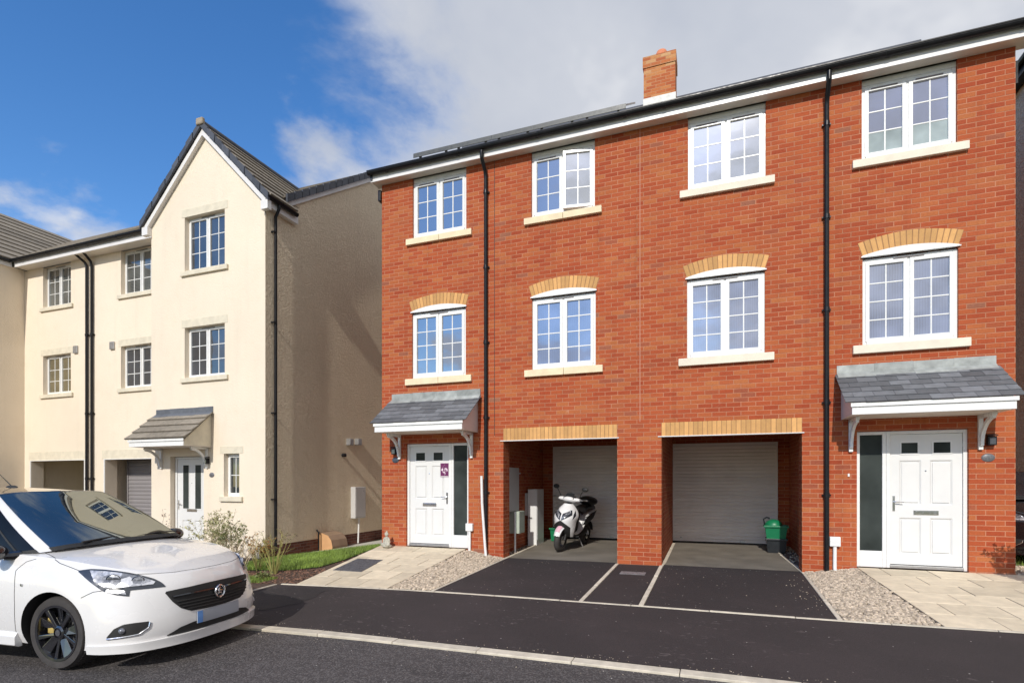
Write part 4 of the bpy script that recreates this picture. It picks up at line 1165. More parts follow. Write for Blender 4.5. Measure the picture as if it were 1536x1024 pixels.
    for sg in (1, -1):
        fo = strip(bvh, [(.55, -.806, .318), (.60, -.786, .385), (.66, -.751, .418), (.72, -.70, .424), (.79, -.63, .424)], [(.55, -.806, .305), (.65, -.757, .318), (.75, -.678, .330), (.795, -.628, .375), (.80, -.618, .40)], .004, 20, 6, sides=(sg,))
        F_ = fo.build('fog_recess', M['blackmatt'], car, smooth=True)
        line_on(bvh, [(.55, -.806, .303), (.65, -.757, .312), (.745, -.682, .326), (.79, -.628, .372), (.795, -.62, .415)], .0075, .006, (sg,)).build('chrome_trim', M['chrome'], F_, smooth=True)
        q = snap(bvh, (.65, -.75, .365), .006); k = MB(); k.blob((q.x, q.y*sg, q.z), (.026, .026, .026), 14); k.build('fog_lamp', M['lamp'], F_, smooth=True)
    # shut lines
    def addln(pts, sides=(1, -1), r=.0032):
        for sg in sides:
            ln = MB(); n = 40; q = [snap(bvh, poly_at(pts, i/n), -.0008) for i in range(n+1)]
            ln.tube([(p.x, p.y*sg, p.z) for p in q], r, 6); ln.build('shut_line', M['blackmatt'], car)
    addln([(-.30, -.70, .985), (-.17, -.735, .967), (-.0, -.79, .918), (.215, -.787, .862)])
    addln([(.60, -.62, .818), (.70, -.50, .808), (.76, -.35, .805), (.80, -.12, .806), (.80, .12, .806), (.76, .35, .805), (.70, .50, .808), (.60, .62, .818)], (1,))
    addln([(.30, -.83, .64), (.40, -.805, .69), (.47, -.78, .70)])
    addln([(-.27, -.79, .945), (-.36, -.81, .92), (-.44, -.84, .845), (-.42, -.863, .703), (-.413, -.867, .559), (-.439, -.836, .286)])
    addln([(-1.75, -.79, .99), (-1.78, -.86, .7), (-1.72, -.85, .35)])
    for sg in (1, -1):
        k = MB(); k.tube([(-1.50, sg*.862, .84), (-1.52, sg*.895, .845), (-1.64, sg*.895, .85), (-1.68, sg*.862, .855)], .013, 8)
        k.build('door_handle', paint, car, smooth=True)
    for sg in (1, -1):
        k = MB(); k.blob((-.585, sg*.925, 1.00), (.080, .12, .074), 18); k.tube([(-.50, sg*.74, .965), (-.56, sg*.86, .965)], [.045, .035], 8)
        mi = k.build('door_mirror', M['carblack'], car, smooth=True)
        k = MB(); k.lathe([(.0, 0), (.06, .0)], (0, 0, 0), 'X', 16); k.v = [(-.660, sg*.93+b*1.5, 1.005+c) for a, b, c in k.v]; k.build('mirror_glass', M['chrome'], mi)
        k = MB(); k.box(-.345, -.325, sg*.868-.003, sg*.868+.003, .715, .735); k.build('side_badge', M['chrome'], car)
    k = MB(); k.blob((-1.80, 0, 1.565), (.09, .022, .022), 12); k.tube([(-1.80, 0, 1.575), (-2.0, 0, 1.72)], [.006, .002], 6); k.build('aerial', M['blackmatt'], car)
    for sg in (1, -1): k = MB(); k.box(-3.10, -3.02, min(sg*.55, sg*.76), max(sg*.55, sg*.76), .85, 1.0); k.build('tail_light', M['pot'], car, bevel=.02)
    for cx in (0, -2.53):
        for sg in (1, -1): wheel_part(car, cx, sg*.815, sg)
    return car
# ------------------------------------------------------------------ cream rendered houses
def cream_window(house, x0, x1, z0, z1, yw, rows, glass, lintel=True, sillp=True, lights=2, cols=2, lx=.10, fr=.052, sash=.045, lh=.19):
    w = window(house, x0, x1, z0, z1, yw+.12, rows, glass, 'one' if lights == 2 else None, cols=cols, lights=lights, fr=fr, sash=sash)
    if sillp: sill(w, x0-.10, x1+.12, z0-.115, z0-.003, yw-.055, yw+.13, M['caststone'])
    if lintel:
        t = MB(); t.box(x0-lx, x1+lx, yw-.006, yw+.02, z1+.002, z1+lh); t.build('stone_lintel', M['caststone'], w)
    return w

BASE = -.78
# --- house with the gabled bay
H = thing('cream_house', (-11.4, .5, -.5), 'cream rendered house with a pointed gable bay and tiled door canopy', 'house', 'cream rendered terrace')
RY = .97
bw = [(-12.13, -10.83, 6.44, 7.77), (-12.13, -10.83, 3.84, 5.07), (-10.86, -10.38, .96, 1.97), (-12.62, -11.50, -.30, 1.93)]
mb = MB(); wall(mb, 'Y', 0, -13.28, -9.6, BASE, 7.80, bw)
for h in bw: reveal(mb, 0, .14, h)
mb.poly([(-13.28, 0, 7.80), (-9.6, 0, 7.80), (-11.44, 0, 9.66)])
wall(mb, 'X', -13.28, 0, RY, BASE, 7.80, flip=True)
rw = [(-15.83, -14.44, 6.62, 7.88), (-15.83, -14.44, 3.96, 5.16), (-16.485, -13.90, BASE, 1.965)]
wall(mb, 'Y', RY, -17.06, -13.28, BASE, 7.88, rw)
for h in rw[:2]: reveal(mb, RY, .14, h)
reveal(mb, RY, .33, rw[2], 'lrt')
wall(mb, 'Y', 9.0, -17.06, -9.6, BASE, 7.88, flip=True)
wall(mb, 'X', -17.06, RY, 9.0, BASE, 7.88, flip=True)
mb.build('wall', M['cream'], H, merge=True)
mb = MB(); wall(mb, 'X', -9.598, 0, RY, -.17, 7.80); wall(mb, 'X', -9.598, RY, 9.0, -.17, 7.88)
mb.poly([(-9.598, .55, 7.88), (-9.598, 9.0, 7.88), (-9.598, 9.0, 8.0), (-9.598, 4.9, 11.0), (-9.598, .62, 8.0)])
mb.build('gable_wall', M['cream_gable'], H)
mb = MB(); mb.box(-9.75, -9.592, .0, 9.0, BASE, -.172); mb.build('plinth', M['plinth'], H)
mb = MB()   # porch recess to the garage
a, b = -16.7, -13.7
mb.poly([(a, RY+.33, BASE), (a, 4.2, BASE), (a, 4.2, 2.2), (a, RY+.33, 2.2)][::-1]); mb.poly([(b, RY+.33, BASE), (b, 4.2, BASE), (b, 4.2, 2.2), (b, RY+.33, 2.2)])
mb.poly([(a, 4.2, BASE), (b, 4.2, BASE), (b, 4.2, 2.2), (a, 4.2, 2.2)]); mb.poly([(a, RY+.33, 2.2), (b, RY+.33, 2.2), (b, 4.2, 2.2), (a, 4.2, 2.2)])
mb.build('porch_wall', M['cream'], H)
shutter(H, -16.44, -13.94, -.35, 1.90, 1.62, M['shutterd'], 20)
cream_window(H, -12.13, -10.83, 6.44, 7.77, 0, 3, M['glass_c'])
cream_window(H, -12.13, -10.83, 3.84, 5.07, 0, 3, M['glass_c'])
cream_window(H, -10.86, -10.38, .96, 1.97, 0, 2, M['glass_dk'], lights=1, lx=.12, lh=.17)
cream_window(H, -15.83, -14.44, 6.62, 7.88, RY, 3, M['glass_cc'], lintel=False)
cream_window(H, -15.83, -14.44, 3.96, 5.16, RY, 3, M['glass_c'])
front_door(H, -12.60, -11.52, -.30, 1.92, .12, None, 'l', panes='tall')
canopy(H, -13.12, -11.16, 3.06, 2.30, .74, False, M['caststone'], lead='lead_d')
wall_lamp(H, -11.36, 0, 1.80); plaque(H, -11.24, 0, 1.47, M['plaque2'])
t = MB(); t.box(-16.62, -13.88, RY-.006, RY+.02, 1.968, 2.22); o = t.build('stone_lintel', M['caststone'], H)
t = MB(); t.box(-16.53, -13.9, RY-.02, RY+.05, 1.945, 1.966); t.box(-16.53, -16.487, RY-.02, RY+.05, BASE, 1.944); t.build('garage_trim', M['upvc'], H)
# roofs
rt = MB(); ry0, rz0 = .55, 8.07; YRC = 4.9; rzr = rz0+(YRC-ry0)*.698
courses(rt, (-17.06, ry0, rz0), (-9.52, ry0, rz0), (-17.06, YRC, rzr), (-9.52, YRC, rzr), 15, .035)
courses(rt, (-17.06, 9.25, rz0), (-9.52, 9.25, rz0), (-17.06, YRC, rzr), (-9.52, YRC, rzr), 15, .035)
main = rt.build('roof', M['tile'], H)
rt = MB(); zr = 9.86; ze = 7.82; xr = -11.44
courses(rt, (-9.36, .75, ze-.04), (-9.36, -.10, ze-.04), (xr, 3.25, zr), (xr, -.10, zr), 8, .045)
courses(rt, (-13.52, -.10, ze-.04), (-13.52, .75, ze-.04), (xr, -.10, zr), (xr, 3.25, zr), 8, .045)
bay = rt.build('bay_roof', M['tile'], H)
t = MB(); t.tube([(xr, -.12, zr+.0), (xr, 3.2, zr+.0)], .085, 10); t.build('ridge_tiles', M['tiledark'], bay, smooth=True)
t = MB(); t.box(xr-.11, xr+.11, -.19, -.10, zr-.07, zr+.10); t.build('ridge_end', M['ridgeend'], bay, bevel=.03)
t = MB()
for sg in (1, -1):
    xe = xr+sg*2.06; n = 9
    for i in range(n):
        t0 = i/n; t1 = (i+1)/n-.006
        xa, xb = lerp(xe, xr, t0), lerp(xe, xr, t1); za, zb_ = lerp(ze-.06, zr, t0), lerp(ze-.06, zr, t1); k = .012 if i % 2 else 0
        t.prism([(xa, -.155-k, za-.10), (xb, -.155-k, zb_-.10), (xb, -.155-k, zb_+.055), (xa, -.155-k, za+.075)], (0, .055+k, 0), random.random())
t.build('verge', M['tiledark'], bay)
t = MB()
for sg in (1, -1):
    xe = xr+sg*1.95
    t.prism([(xe, -.10, ze-.23), (xr, -.10, zr-.27), (xr, -.10, zr-.13), (xe, -.10, ze-.09)], (0, .097, 0))
    xa, xb = sorted((xe-sg*.13, xe+sg*.07)); t.box(xa, xb, -.12, .0-.003, ze-.33, ze-.13)
t.build('bargeboard', M['fascia'], bay)
t = MB(); t.box(-9.50, -9.48, -.10, .92, ze-.24, ze-.06); t.box(-9.60+.004, -9.50, -.10, .92, ze-.24, ze-.225); t.build('fascia', M['fascia'], bay)
t = MB(); n = 8
for i in range(n):
    r = .055
    def rp(q): a = math.pi*q/n; return (-9.42-math.cos(a)*r, ze-.05-math.sin(a)*r*1.2)
    (a1, b1), (a2, b2) = rp(i), rp(i+1)
    t.prism([(a1, -.14, b1), (a2, -.14, b2), (a2, -.14, b2+.006), (a1, -.14, b1+.006)], (0, .96, 0))
t.poly([(rp(q)[0], -.14, rp(q)[1]) for q in range(n+1)]); t.poly([(rp(q)[0], .82, rp(q)[1]) for q in range(n+1)])
t.build('gutter', M['black'], bay, merge=True)
t = MB(); t.tube([(-9.43, .24, ze-.11), (-9.43, .24, ze-.20), (-9.53, .24, ze-.36), (-9.53, .24, -.30)], .036, 12)
p_ = t.build('downpipe', M['black'], H, smooth=True)
for z in (7.1, 5.0, 2.9, .9): t = MB(); t.box(-9.60+.003, -9.49, .16, .20, z-.014, z+.014); t.build('pipe_clip', M['black'], p_)
t = MB(); nn = 17
for i in range(nn):
    t0, t1 = i/nn, (i+1)/nn-.006
    ya, yb_ = lerp(ry0, YRC, t0), lerp(ry0, YRC, t1); za, zb_ = lerp(rz0, rzr, t0), lerp(rz0, rzr, t1)
    t.prism([(-9.52, ya, za-.12), (-9.52, yb_, zb_-.12), (-9.52, yb_, zb_+.07), (-9.52, ya, za+.085)], (.055, 0, 0), random.random())
t.build('verge', M['tiledark'], main)
t = MB(); t.prism([(-9.595, ry0+.05, rz0-.21), (-9.595, YRC, rzr-.25), (-9.595, YRC, rzr-.10), (-9.595, ry0+.05, rz0-.08)], (.06, 0, 0)); t.build('bargeboard', M['fascia2'], main)
def eaves(house, x0, x1, roof):
    f = MB(); f.box(x0, x1, .62, .64, 7.865, 8.045); f.build('fascia', M['fascia'], roof)
    f = MB(); f.box(x0, x1, .641, RY+.05, 7.88, 7.892); f.build('soffit', M['soffit'], roof)
    gutter(house, x0, x1, .618, 8.07, joints=1.25, closed=False)
eaves(H, -17.06, -13.29, main)
pipe(H, -16.98, RY-.06, -.35, 7.92, .036, .22, (5.6, 3.3, 1.4), xb=.0)
for x in (-16.16,):
    t = MB(); t.box(x-.09, x+.09, RY-.05, RY, 5.10, 5.32); t.build('wall_vent', M['steel'], H, bevel=.01)
# fittings on the shaded gable
t = MB(); t.box(-9.60, -9.44, 3.13, 3.62, .27, 1.16); o = t.build('meter_box', M['grey'], H, bevel=.012)
t = MB(); t.box(-9.442, -9.435, 3.16, 3.59, .31, 1.12); t.build('meter_box_door', M['grey'], o)
t = MB(); t.box(-9.436, -9.428, 3.50, 3.53, 1.02, 1.06); t.build('lock', M['steel'], o)
t = MB(); t.tube([(-9.53, 3.42, .27), (-9.53, 3.38, -.45)], .022, 8); t.build('conduit', M['whitep'], H, smooth=True)
for y, z in ((3.02, 2.42), (3.40, 2.45)):
    t = MB(); t.box(-9.60, -9.48, y-.09, y+.09, z-.09, z+.09); t.box(-9.48, -9.47, y-.07, y+.07, z-.07, z+.07); t.build('wall_vent', M['steel'], H, bevel=.01)
t = MB(); t.lathe([(.035, 0), (.05, .02), (.05, .12), (0, .13)], (-9.60, 2.75, 2.04), 'X', 14); t.build('flue', M['black'], H)
# half-buried gas box, rounded front
def gas_box():
    T = thing('gas_meter_box', (-9.4, 2.1, -.5), 'rounded brown gas meter box against the shaded gable wall', 'meter box')
    t = MB(); prof = [(-9.585, -.55), (-9.16, -.55), (-9.15, -.36), (-9.19, -.20), (-9.29, -.08), (-9.45, -.03), (-9.585, -.02)]
    for (a, b), (c, d) in zip(prof[1:-1], prof[2:]): t.poly([(a, 1.78, b), (a, 2.40, b), (c, 2.40, d), (c, 1.78, d)])
    t.build('cover', M['brown'], T)
    for y, m_ in ((1.775, 'tan'), (2.395, 'brown')):
        e = MB(); e.prism([(a, y, b) for a, b in prof], (0, .008, 0)); e.build('end_panel', M[m_], T)
    t = MB(); t.tube([(-9.50, 1.68, -.5), (-9.50, 1.68, .0), (-9.58, 1.70, .06)], .022, 8); t.build('gas_pipe', M['black'], T)
gas_box()

# --- middle cream house
H = thing('cream_house', (-18.6, 1.0, -.5), 'narrow cream house between the downpipes and the side wing', 'house', 'cream rendered terrace')
lw = [(-19.30, -18.0, 6.63, 7.88), (-19.30, -18.0, 3.97, 5.16), (-19.87, -17.38, BASE, 1.965)]
mb = MB(); wall(mb, 'Y', RY, -20.2, -17.06, BASE, 7.88, lw)
for h in lw[:2]: reveal(mb, RY, .14, h)
reveal(mb, RY, .33, lw[2], 'lrt'); wall(mb, 'Y', 9.0, -20.2, -17.06, BASE, 7.88, flip=True); wall(mb, 'X', -20.2, RY, 9.0, BASE, 7.88, flip=True); wall(mb, 'X', -17.062, RY, 9.0, BASE, 7.88)
mb.build('wall', M['cream'], H, merge=True)
mb = MB(); a, b = -20.1, -17.15
mb.poly([(a, RY+.33, BASE), (a, 4.2, BASE), (a, 4.2, 2.2), (a, RY+.33, 2.2)][::-1]); mb.poly([(b, RY+.33, BASE), (b, 4.2, BASE), (b, 4.2, 2.2), (b, RY+.33, 2.2)])
mb.poly([(a, 4.2, BASE), (b, 4.2, BASE), (b, 4.2, 2.2), (a, 4.2, 2.2)]); mb.poly([(a, RY+.33, 2.2), (b, RY+.33, 2.2), (b, 4.2, 2.2), (a, 4.2, 2.2)])
mb.build('porch_wall', M['cream'], H)
cream_window(H, -19.30, -18.0, 6.63, 7.88, RY, 3, M['glass_cc'], lintel=False)
cream_window(H, -19.30, -18.0, 3.97, 5.16, RY, 3, M['glass_cur'])
t = MB(); t.box(-19.98, -17.30, RY-.006, RY+.02, 1.968, 2.22); t.build('stone_lintel', M['caststone'], H)
t = MB(); t.box(-19.91, -17.34, RY-.02, RY+.05, 1.945, 1.966); t.box(-19.91, -19.872, RY-.02, RY+.05, BASE, 1.944); t.box(-17.38, -17.34, RY-.02, RY+.05, BASE, 1.944); t.build('garage_trim', M['upvc'], H)
rt = MB(); xl = -20.05
for i in range(15):
    t0, t1 = i/15, min(1, (i+1.15)/15); 
    ya, yb_ = lerp(ry0, YRC, t0), lerp(ry0, YRC, t1); za, zb_ = lerp(rz0, rzr, t0), lerp(rz0, rzr, t1)
    xa, xb = xl-(ya-ry0), xl-(yb_-ry0)
    rt.poly([(xa, ya, za+.035), (-17.06, ya, za+.035), (-17.06, yb_, zb_), (xb, yb_, zb_)], random.random()); rt.poly([(xa, ya, za), (-17.06, ya, za), (-17.06, ya, za+.035), (xa, ya, za+.035)], .1)
courses(rt, (-24.4, 9.25, rz0), (-17.06, 9.25, rz0), (-24.4, YRC, rzr), (-17.06, YRC, rzr), 15, .035)
main = rt.build('roof', M['tile'], H)
eaves(H, -20.06, -17.06, main)
pipe(H, -17.20, RY-.06, -.35, 7.92, .036, .22, (5.6, 3.3, 1.4), xb=-.14)
t = MB(); t.box(-17.75-.09, -17.75+.09, RY-.05, RY, 5.12, 5.34); t.build('wall_vent', M['steel'], H, bevel=.01)

# --- wing at the left edge, its long side at right angles to the terrace
H = thing('cream_house', (-23, -2, -.6), 'cream house wing with grey tiled roof at the left edge of the picture', 'house', 'cream rendered terrace')
mb = MB(); wall(mb, 'X', -20.2, -7.5, RY, BASE-.4, 7.88); wall(mb, 'Y', -7.5, -28.6, -20.2, BASE-.4, 7.88); wall(mb, 'X', -28.6, -7.5, 9, BASE-.4, 7.88, flip=True)
mb.poly([(-20.2, -7.5, 7.88), (-24.4, -7.5, 10.9), (-28.6, -7.5, 7.88)]); mb.build('wall', M['cream'], H)
rt = MB(); zr2 = rz0+4.35*.698
courses(rt, (-20.05, .55, rz0), (-20.05, -7.7, rz0), (-24.4, YRC, zr2), (-24.4, -7.7, zr2), 12, .045)
courses(rt, (-28.75, -7.7, rz0), (-28.75, 9, rz0), (-24.4, -7.7, zr2), (-24.4, 9, zr2), 12, .045)
r_ = rt.build('roof', M['tile'], H)
t = MB(); t.box(-20.14, -20.12, -7.7, .60, 7.865, 8.045); t.build('fascia', M['fascia'], r_)
t = MB(); t.box(-20.141, -20.199, -7.5, RY, 7.88, 7.89); t.build('soffit', M['soffit'], r_)
t = MB(); t.tube([(-20.06, -7.7, 8.02), (-20.06, .52, 8.02)], .05, 10); t.build('gutter', M['black'], r_, smooth=True)
M_ = None

# --- next house, seen as a sliver beyond the right-hand corner
H = thing('neighbouring_house', (9, 6, -.1), 'shaded rendered house beyond the right corner of the brick houses', 'house')
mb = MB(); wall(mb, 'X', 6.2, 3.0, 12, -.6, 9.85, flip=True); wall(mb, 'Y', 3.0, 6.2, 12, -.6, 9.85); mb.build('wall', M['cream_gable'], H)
mb = MB(); courses(mb, (6.0, 2.8, 9.95), (6.0, 12, 9.95), (9.2, 2.8, 12.1), (9.2, 12, 12.1), 10, .03); courses(mb, (12.2, 2.8, 9.95), (12.2, 12, 9.95), (9.2, 2.8, 12.1), (9.2, 12, 12.1), 10, .03); o = mb.build('roof', M['tile'], H)
mb = MB(); mb.box(6.0, 6.02, 2.8, 12, 9.72, 9.93); mb.box(6.02, 6.2, 2.8, 12, 9.72, 9.735); mb.build('fascia', M['black'], o)
mb = MB(); mb.tube([(5.95, 2.8, 9.93), (5.95, 12, 9.93)], .06, 8); mb.build('gutter', M['black'], o, smooth=True)

# ------------------------------------------------------------------ paths, gravel, garden
def slabs(name, y0, y1, xf, w, l, label, cover=None):
    mb = MB(); ny = round((y1-y0)/l)
    for j in range(ny):
        ya, yb_ = lerp(y0, y1, j/ny), lerp(y0, y1, (j+1)/ny)
        xl, xr_ = xf((ya+yb_)/2); n = max(1, round((xr_-xl)/w)); 
        off = .5 if j % 2 else 0
        cuts = [0]+[(k+off)/n for k in range(0 if off else 1, n)]+[1]
        for a, b in zip(cuts[:-1], cuts[1:]):
            def X(y, s): l_, r_ = xf(y); return lerp(l_, r_, s)
            g_ = .006; jz = random.uniform(-.002, .002)
            q = [(X(ya, a)+g_, ya+g_), (X(ya, b)-g_, ya+g_), (X(yb_, b)-g_, yb_-g_), (X(yb_, a)+g_, yb_-g_)]
            mb.prism([(x, y, pz(x, y)+jz) for x, y in q], (0, 0, -.04), random.random())
    o = mb.build(name, M['slab'], None, bevel=.004); tag(o, label, None, None, 'structure')
    b = MB(); b.grid(lambda u, v: (lerp(*xf(lerp(y0, y1, v)), u), lerp(y0, y1, v), pz(lerp(*xf(lerp(y0, y1, v)), u), lerp(y0, y1, v))-.007), 4, 8)
    tag(b.build('path_bedding', M['joint'], None), kind='structure'); return o
def pl_x(y): t = cl(-y/2.9); return (lerp(-6.50, -6.14, t), lerp(-4.54, -4.47, t))
def pr_x(y): t = cl(-y/2.9); return (lerp(2.10, 2.27, t), 5.1)
slabs('path', -2.885, -.004, pl_x, .60, .48, 'buff slab path to the left front door')
slabs('path', -2.885, -.004, pr_x, .60, .48, 'buff slab path to the right front door')
sheet('side_path', -9.585, -6.485, .35, 8.8, gard, M['pale'], 8, 12, dz=.006)
sheet('side_path', 4.08, 6.15, .0, 12, lambda x, y: -.03, M['gravelbed'], 2, 4)
sheet('garden_bed', -9.60, -6.2, -2.90, .345, gard, M['soil'], 14, 14, dz=-.006, xf=lambda y: (-9.60, pl_x(min(0, y))[0]-.004 if y < 0 else -6.49))
sheet('garden_bed', -9.60, -6.53, -4.92, -2.902, lambda x, y: gz(x, y), M['soil'], 14, 8, dz=-.002)
sheet('front_garden', -20.1, -9.61, -4.92, .96, lambda x, y: gz(x, y), M['soil'], 20, 12, dz=.0)

def pebbles(name, n, region, hf, mat, label, r0, r1, flat=.55):
    V = []; F = []; T = []; rnd = np.random.RandomState(len(name)+n)
    base = np.array([(1,0,0),(-1,0,0),(0,1,0),(0,-1,0),(0,0,1),(0,0,-1),(.7,.7,.25),(-.7,.7,-.2),(.7,-.7,.2),(-.7,-.7,.3)])
    base = np.array([(.9,0,-.5),(.28,.86,-.5),(-.73,.53,-.5),(-.73,-.53,-.5),(.28,-.86,-.5),(.62,.45,.55),(-.24,.73,.55),(-.76,0,.55),(-.24,-.73,.55),(.62,-.45,.55),(0,0,.95)])
    faces = [(0,1,5),(1,6,5),(1,2,6),(2,7,6),(2,3,7),(3,8,7),(3,4,8),(4,9,8),(4,0,9),(0,5,9),(5,6,10),(6,7,10),(7,8,10),(8,9,10),(9,5,10)]
    for k in range(n):
        x, y = region(rnd); r = rnd.uniform(r0, r1); a = rnd.uniform(0, 6.28); sx, sy = rnd.uniform(.7, 1.35), rnd.uniform(.6, 1.1)
        P = base*(1+rnd.uniform(-.18, .18, base.shape)); c, s = math.cos(a), math.sin(a)
        P = P*np.array([r*sx, r*sy, r*flat]); tl, tm = rnd.uniform(-.35, .35), rnd.uniform(-.35, .35)
        P[:, 2] += P[:, 0]*tl+P[:, 1]*tm
        Q = np.stack([P[:, 0]*c-P[:, 1]*s+x, P[:, 0]*s+P[:, 1]*c+y, P[:, 2]+hf(x, y)+rnd.uniform(.0, .010)], 1)
        m_ = len(V); V += [tuple(q) for q in Q]; F += [tuple(m_+i for i in f) for f in faces]; t = rnd.rand(); T += [t]*len(faces)
    mb = MB(); mb.v = V; mb.f = F; mb.t = T
    o = mb.build(name, mat, None); tag(o, label, None, None, 'stuff'); return o
def gvl(x, y):
    a, b = pl_x(y)[1], -3.752; return lerp(pz(a, y)-.022, gz(b, y), cl((x-a)/(b-a))**.8)
def gvr(x, y):
    a, b = pr_x(y)[0], 1.37; return lerp(pz(a, y)-.022, gz(b, y), cl((a-x)/(a-b))**.8)
def gl_reg(rnd):
    y = rnd.uniform(-2.87, .0); return rnd.uniform(pl_x(y)[1]+.012, -3.755+.01), y
def gr_reg(rnd):
    y = rnd.uniform(-2.87, .0); t = cl(-y/2.9); return rnd.uniform(lerp(1.39, 1.36, t), pr_x(y)[0]-.012), y
pebbles('gravel', 4300, gl_reg, lambda x, y: gvl(x, y)+.006, M['gravel'], 'strip of buff gravel beside the left path', .014, .032)
pebbles('gravel', 5000, gr_reg, lambda x, y: gvr(x, y)+.006, M['gravel'], 'strip of buff gravel beside the right path', .014, .032)
sheet('gravel_base', -4.55, -3.75, -2.885, .0, gvl, M['gravelbed'], 6, 6, dz=-.006, xf=lambda y: (pl_x(y)[1]+.002, -3.752))
sheet('gravel_base', 1.36, 2.2, -2.885, .0, gvr, M['gravelbed'], 6, 6, dz=-.006, xf=lambda y: (lerp(1.395, 1.352, cl(-y/2.9)), pr_x(y)[0]-.002))
def stray(rnd):
    if rnd.rand() < .5: return rnd.uniform(1.05, 1.30), rnd.uniform(-2.5, -.1)
    return (rnd.uniform(-3.68, 1.2), rnd.uniform(-2.8, 0))
pebbles('gravel', 70, stray, lambda x, y: gz(x, y)+.003, M['gravel'], 'loose stones spilt over the driveways', .004, .009)
pebbles('gravel', 260, lambda r: (r.uniform(-3.95, -3.76), r.uniform(.1, 3.2)) if r.rand() < .4 else (r.uniform(1.32, 1.55), r.uniform(.35, 3.2)), lambda x, y: gz(x, y)-.008, M['gravel'], 'loose stones along the undercroft walls', .010, .024)
pebbles('gravel', 900, lambda r: (r.uniform(4.1, 5.1), r.uniform(.02, 1.0)), lambda x, y: -.02, M['gravel'], 'gravel beyond the right corner of the brick house', .014, .032)

def inside(poly, x, y):
    c = False; n = len(poly)
    for i in range(n):
        (x1, y1), (x2, y2) = poly[i], poly[(i+1) % n]
        if (y1 > y) != (y2 > y) and x < (x2-x1)*(y-y1)/(y2-y1)+x1: c = not c
    return c
def grass(name, poly, n, h0, h1, label, hf=gard, seed=1):
    rnd = random.Random(seed); V = []; F = []; T = []
    xs_ = [p[0] for p in poly]; ys_ = [p[1] for p in poly]; k = 0
    while k < n:
        x, y = rnd.uniform(min(xs_), max(xs_)), rnd.uniform(min(ys_), max(ys_))
        if not inside(poly, x, y): continue
        k += 1; z = hf(x, y); h = rnd.uniform(h0, h1); a = rnd.uniform(0, 6.28); w = rnd.uniform(.002, .0042); l = rnd.uniform(.0, .6)*h; b = a+rnd.uniform(.8, 2.3)
        dx, dy = math.cos(a)*w, math.sin(a)*w; ex, ey_ = math.cos(b)*l, math.sin(b)*l; m_ = len(V)
        V += [(x-dx, y-dy, z), (x+dx, y+dy, z), (x+dx*.7+ex*.4, y+dy*.7+ey_*.4, z+h*.6), (x-dx*.7+ex*.4, y-dy*.7+ey_*.4, z+h*.6), (x+ex, y+ey_, z+h)]
        F += [(m_, m_+1, m_+2, m_+3), (m_+3, m_+2, m_+4)]; t = rnd.random(); T += [t, t]
    mb = MB(); mb.v = V; mb.f = F; mb.t = T; tag(mb.build(name, M['grass'], None), label, None, None, 'stuff')
lawn = [(-9.45, .10), (-8.6, .25), (-7.6, .55), (-6.62, .62), (-6.60, -.2), (-6.52, -1.2), (-6.62, -1.75), (-7.2, -1.95), (-8.2, -1.75), (-9.4, -1.9)]
mb = MB(); c0 = (-7.9, -.6)
for i in range(len(lawn)):
    a, b = lawn[i], lawn[(i+1) % len(lawn)]; n = 6
    for r in range(n):
        q = [(lerp(c0[0], p[0], r_/n), lerp(c0[1], p[1], r_/n)) for p, r_ in ((a, r), (a, r+1), (b, r+1), (b, r))]
        mb.poly([(x, y, gard(x, y)+.012) for x, y in q])
tag(mb.build('lawn', M['turf'], None, merge=True), kind='structure')
grass('grass', lawn, 26000, .035, .085, 'strip of bright lawn beside the left path', lambda x, y: gard(x, y)+.010, 3)
grass('grass', [(-8.6, -2.85), (-6.95, -2.85), (-6.8, -2.55), (-7.6, -2.4), (-8.6, -2.5)], 3200, .03, .07, 'small tufts of grass at the foot of the bed', gard, 5)
grass('grass', [(4.3, 1.0), (6.1, 1.0), (6.1, 8), (4.3, 8)], 7000, .04, .10, 'grass beyond the right corner of the brick house', lambda x, y: -.03, 6)
pebbles('bark_chips', 1500, lambda r: (lambda y: (r.uniform(-8.9, pl_x(y)[0]-.02), y))(r.uniform(-2.86, -.3) if r.rand() < .25 else r.uniform(-2.86, -1.85)), lambda x, y: gard(x, y)-.004, M['bark'], 'brown bark chips over the garden bed', .010, .028, .35)

t = MB(); rr = random.Random(4); pp = []
for i in range(22):
    a = 2*math.pi*i/22; pp.append((-5.75+.62*math.cos(a)*(1+rr.uniform(-.12, .12)), -3.75+.72*math.sin(a)*(1+rr.uniform(-.12, .12))))
t.poly([(x, y, gz(x, y)+.004) for x, y in pp]); tag(t.build('pavement_patch', M['patch'], None), 'smoother dark repair patch in the pavement by the car', None, None, 'structure')
pebbles('gravel', 500, lambda r: (r.uniform(-6.4, 6), -4.93+abs(r.normal(0, .05))) if r.rand() < .5 else (r.uniform(-6.4, 6), -5.06-abs(r.normal(0, .10))), lambda x, y: gz(x, y)+(.001 if y > -5 else -.02), M['gravel'], 'grit lying along the kerb', .002, .006)
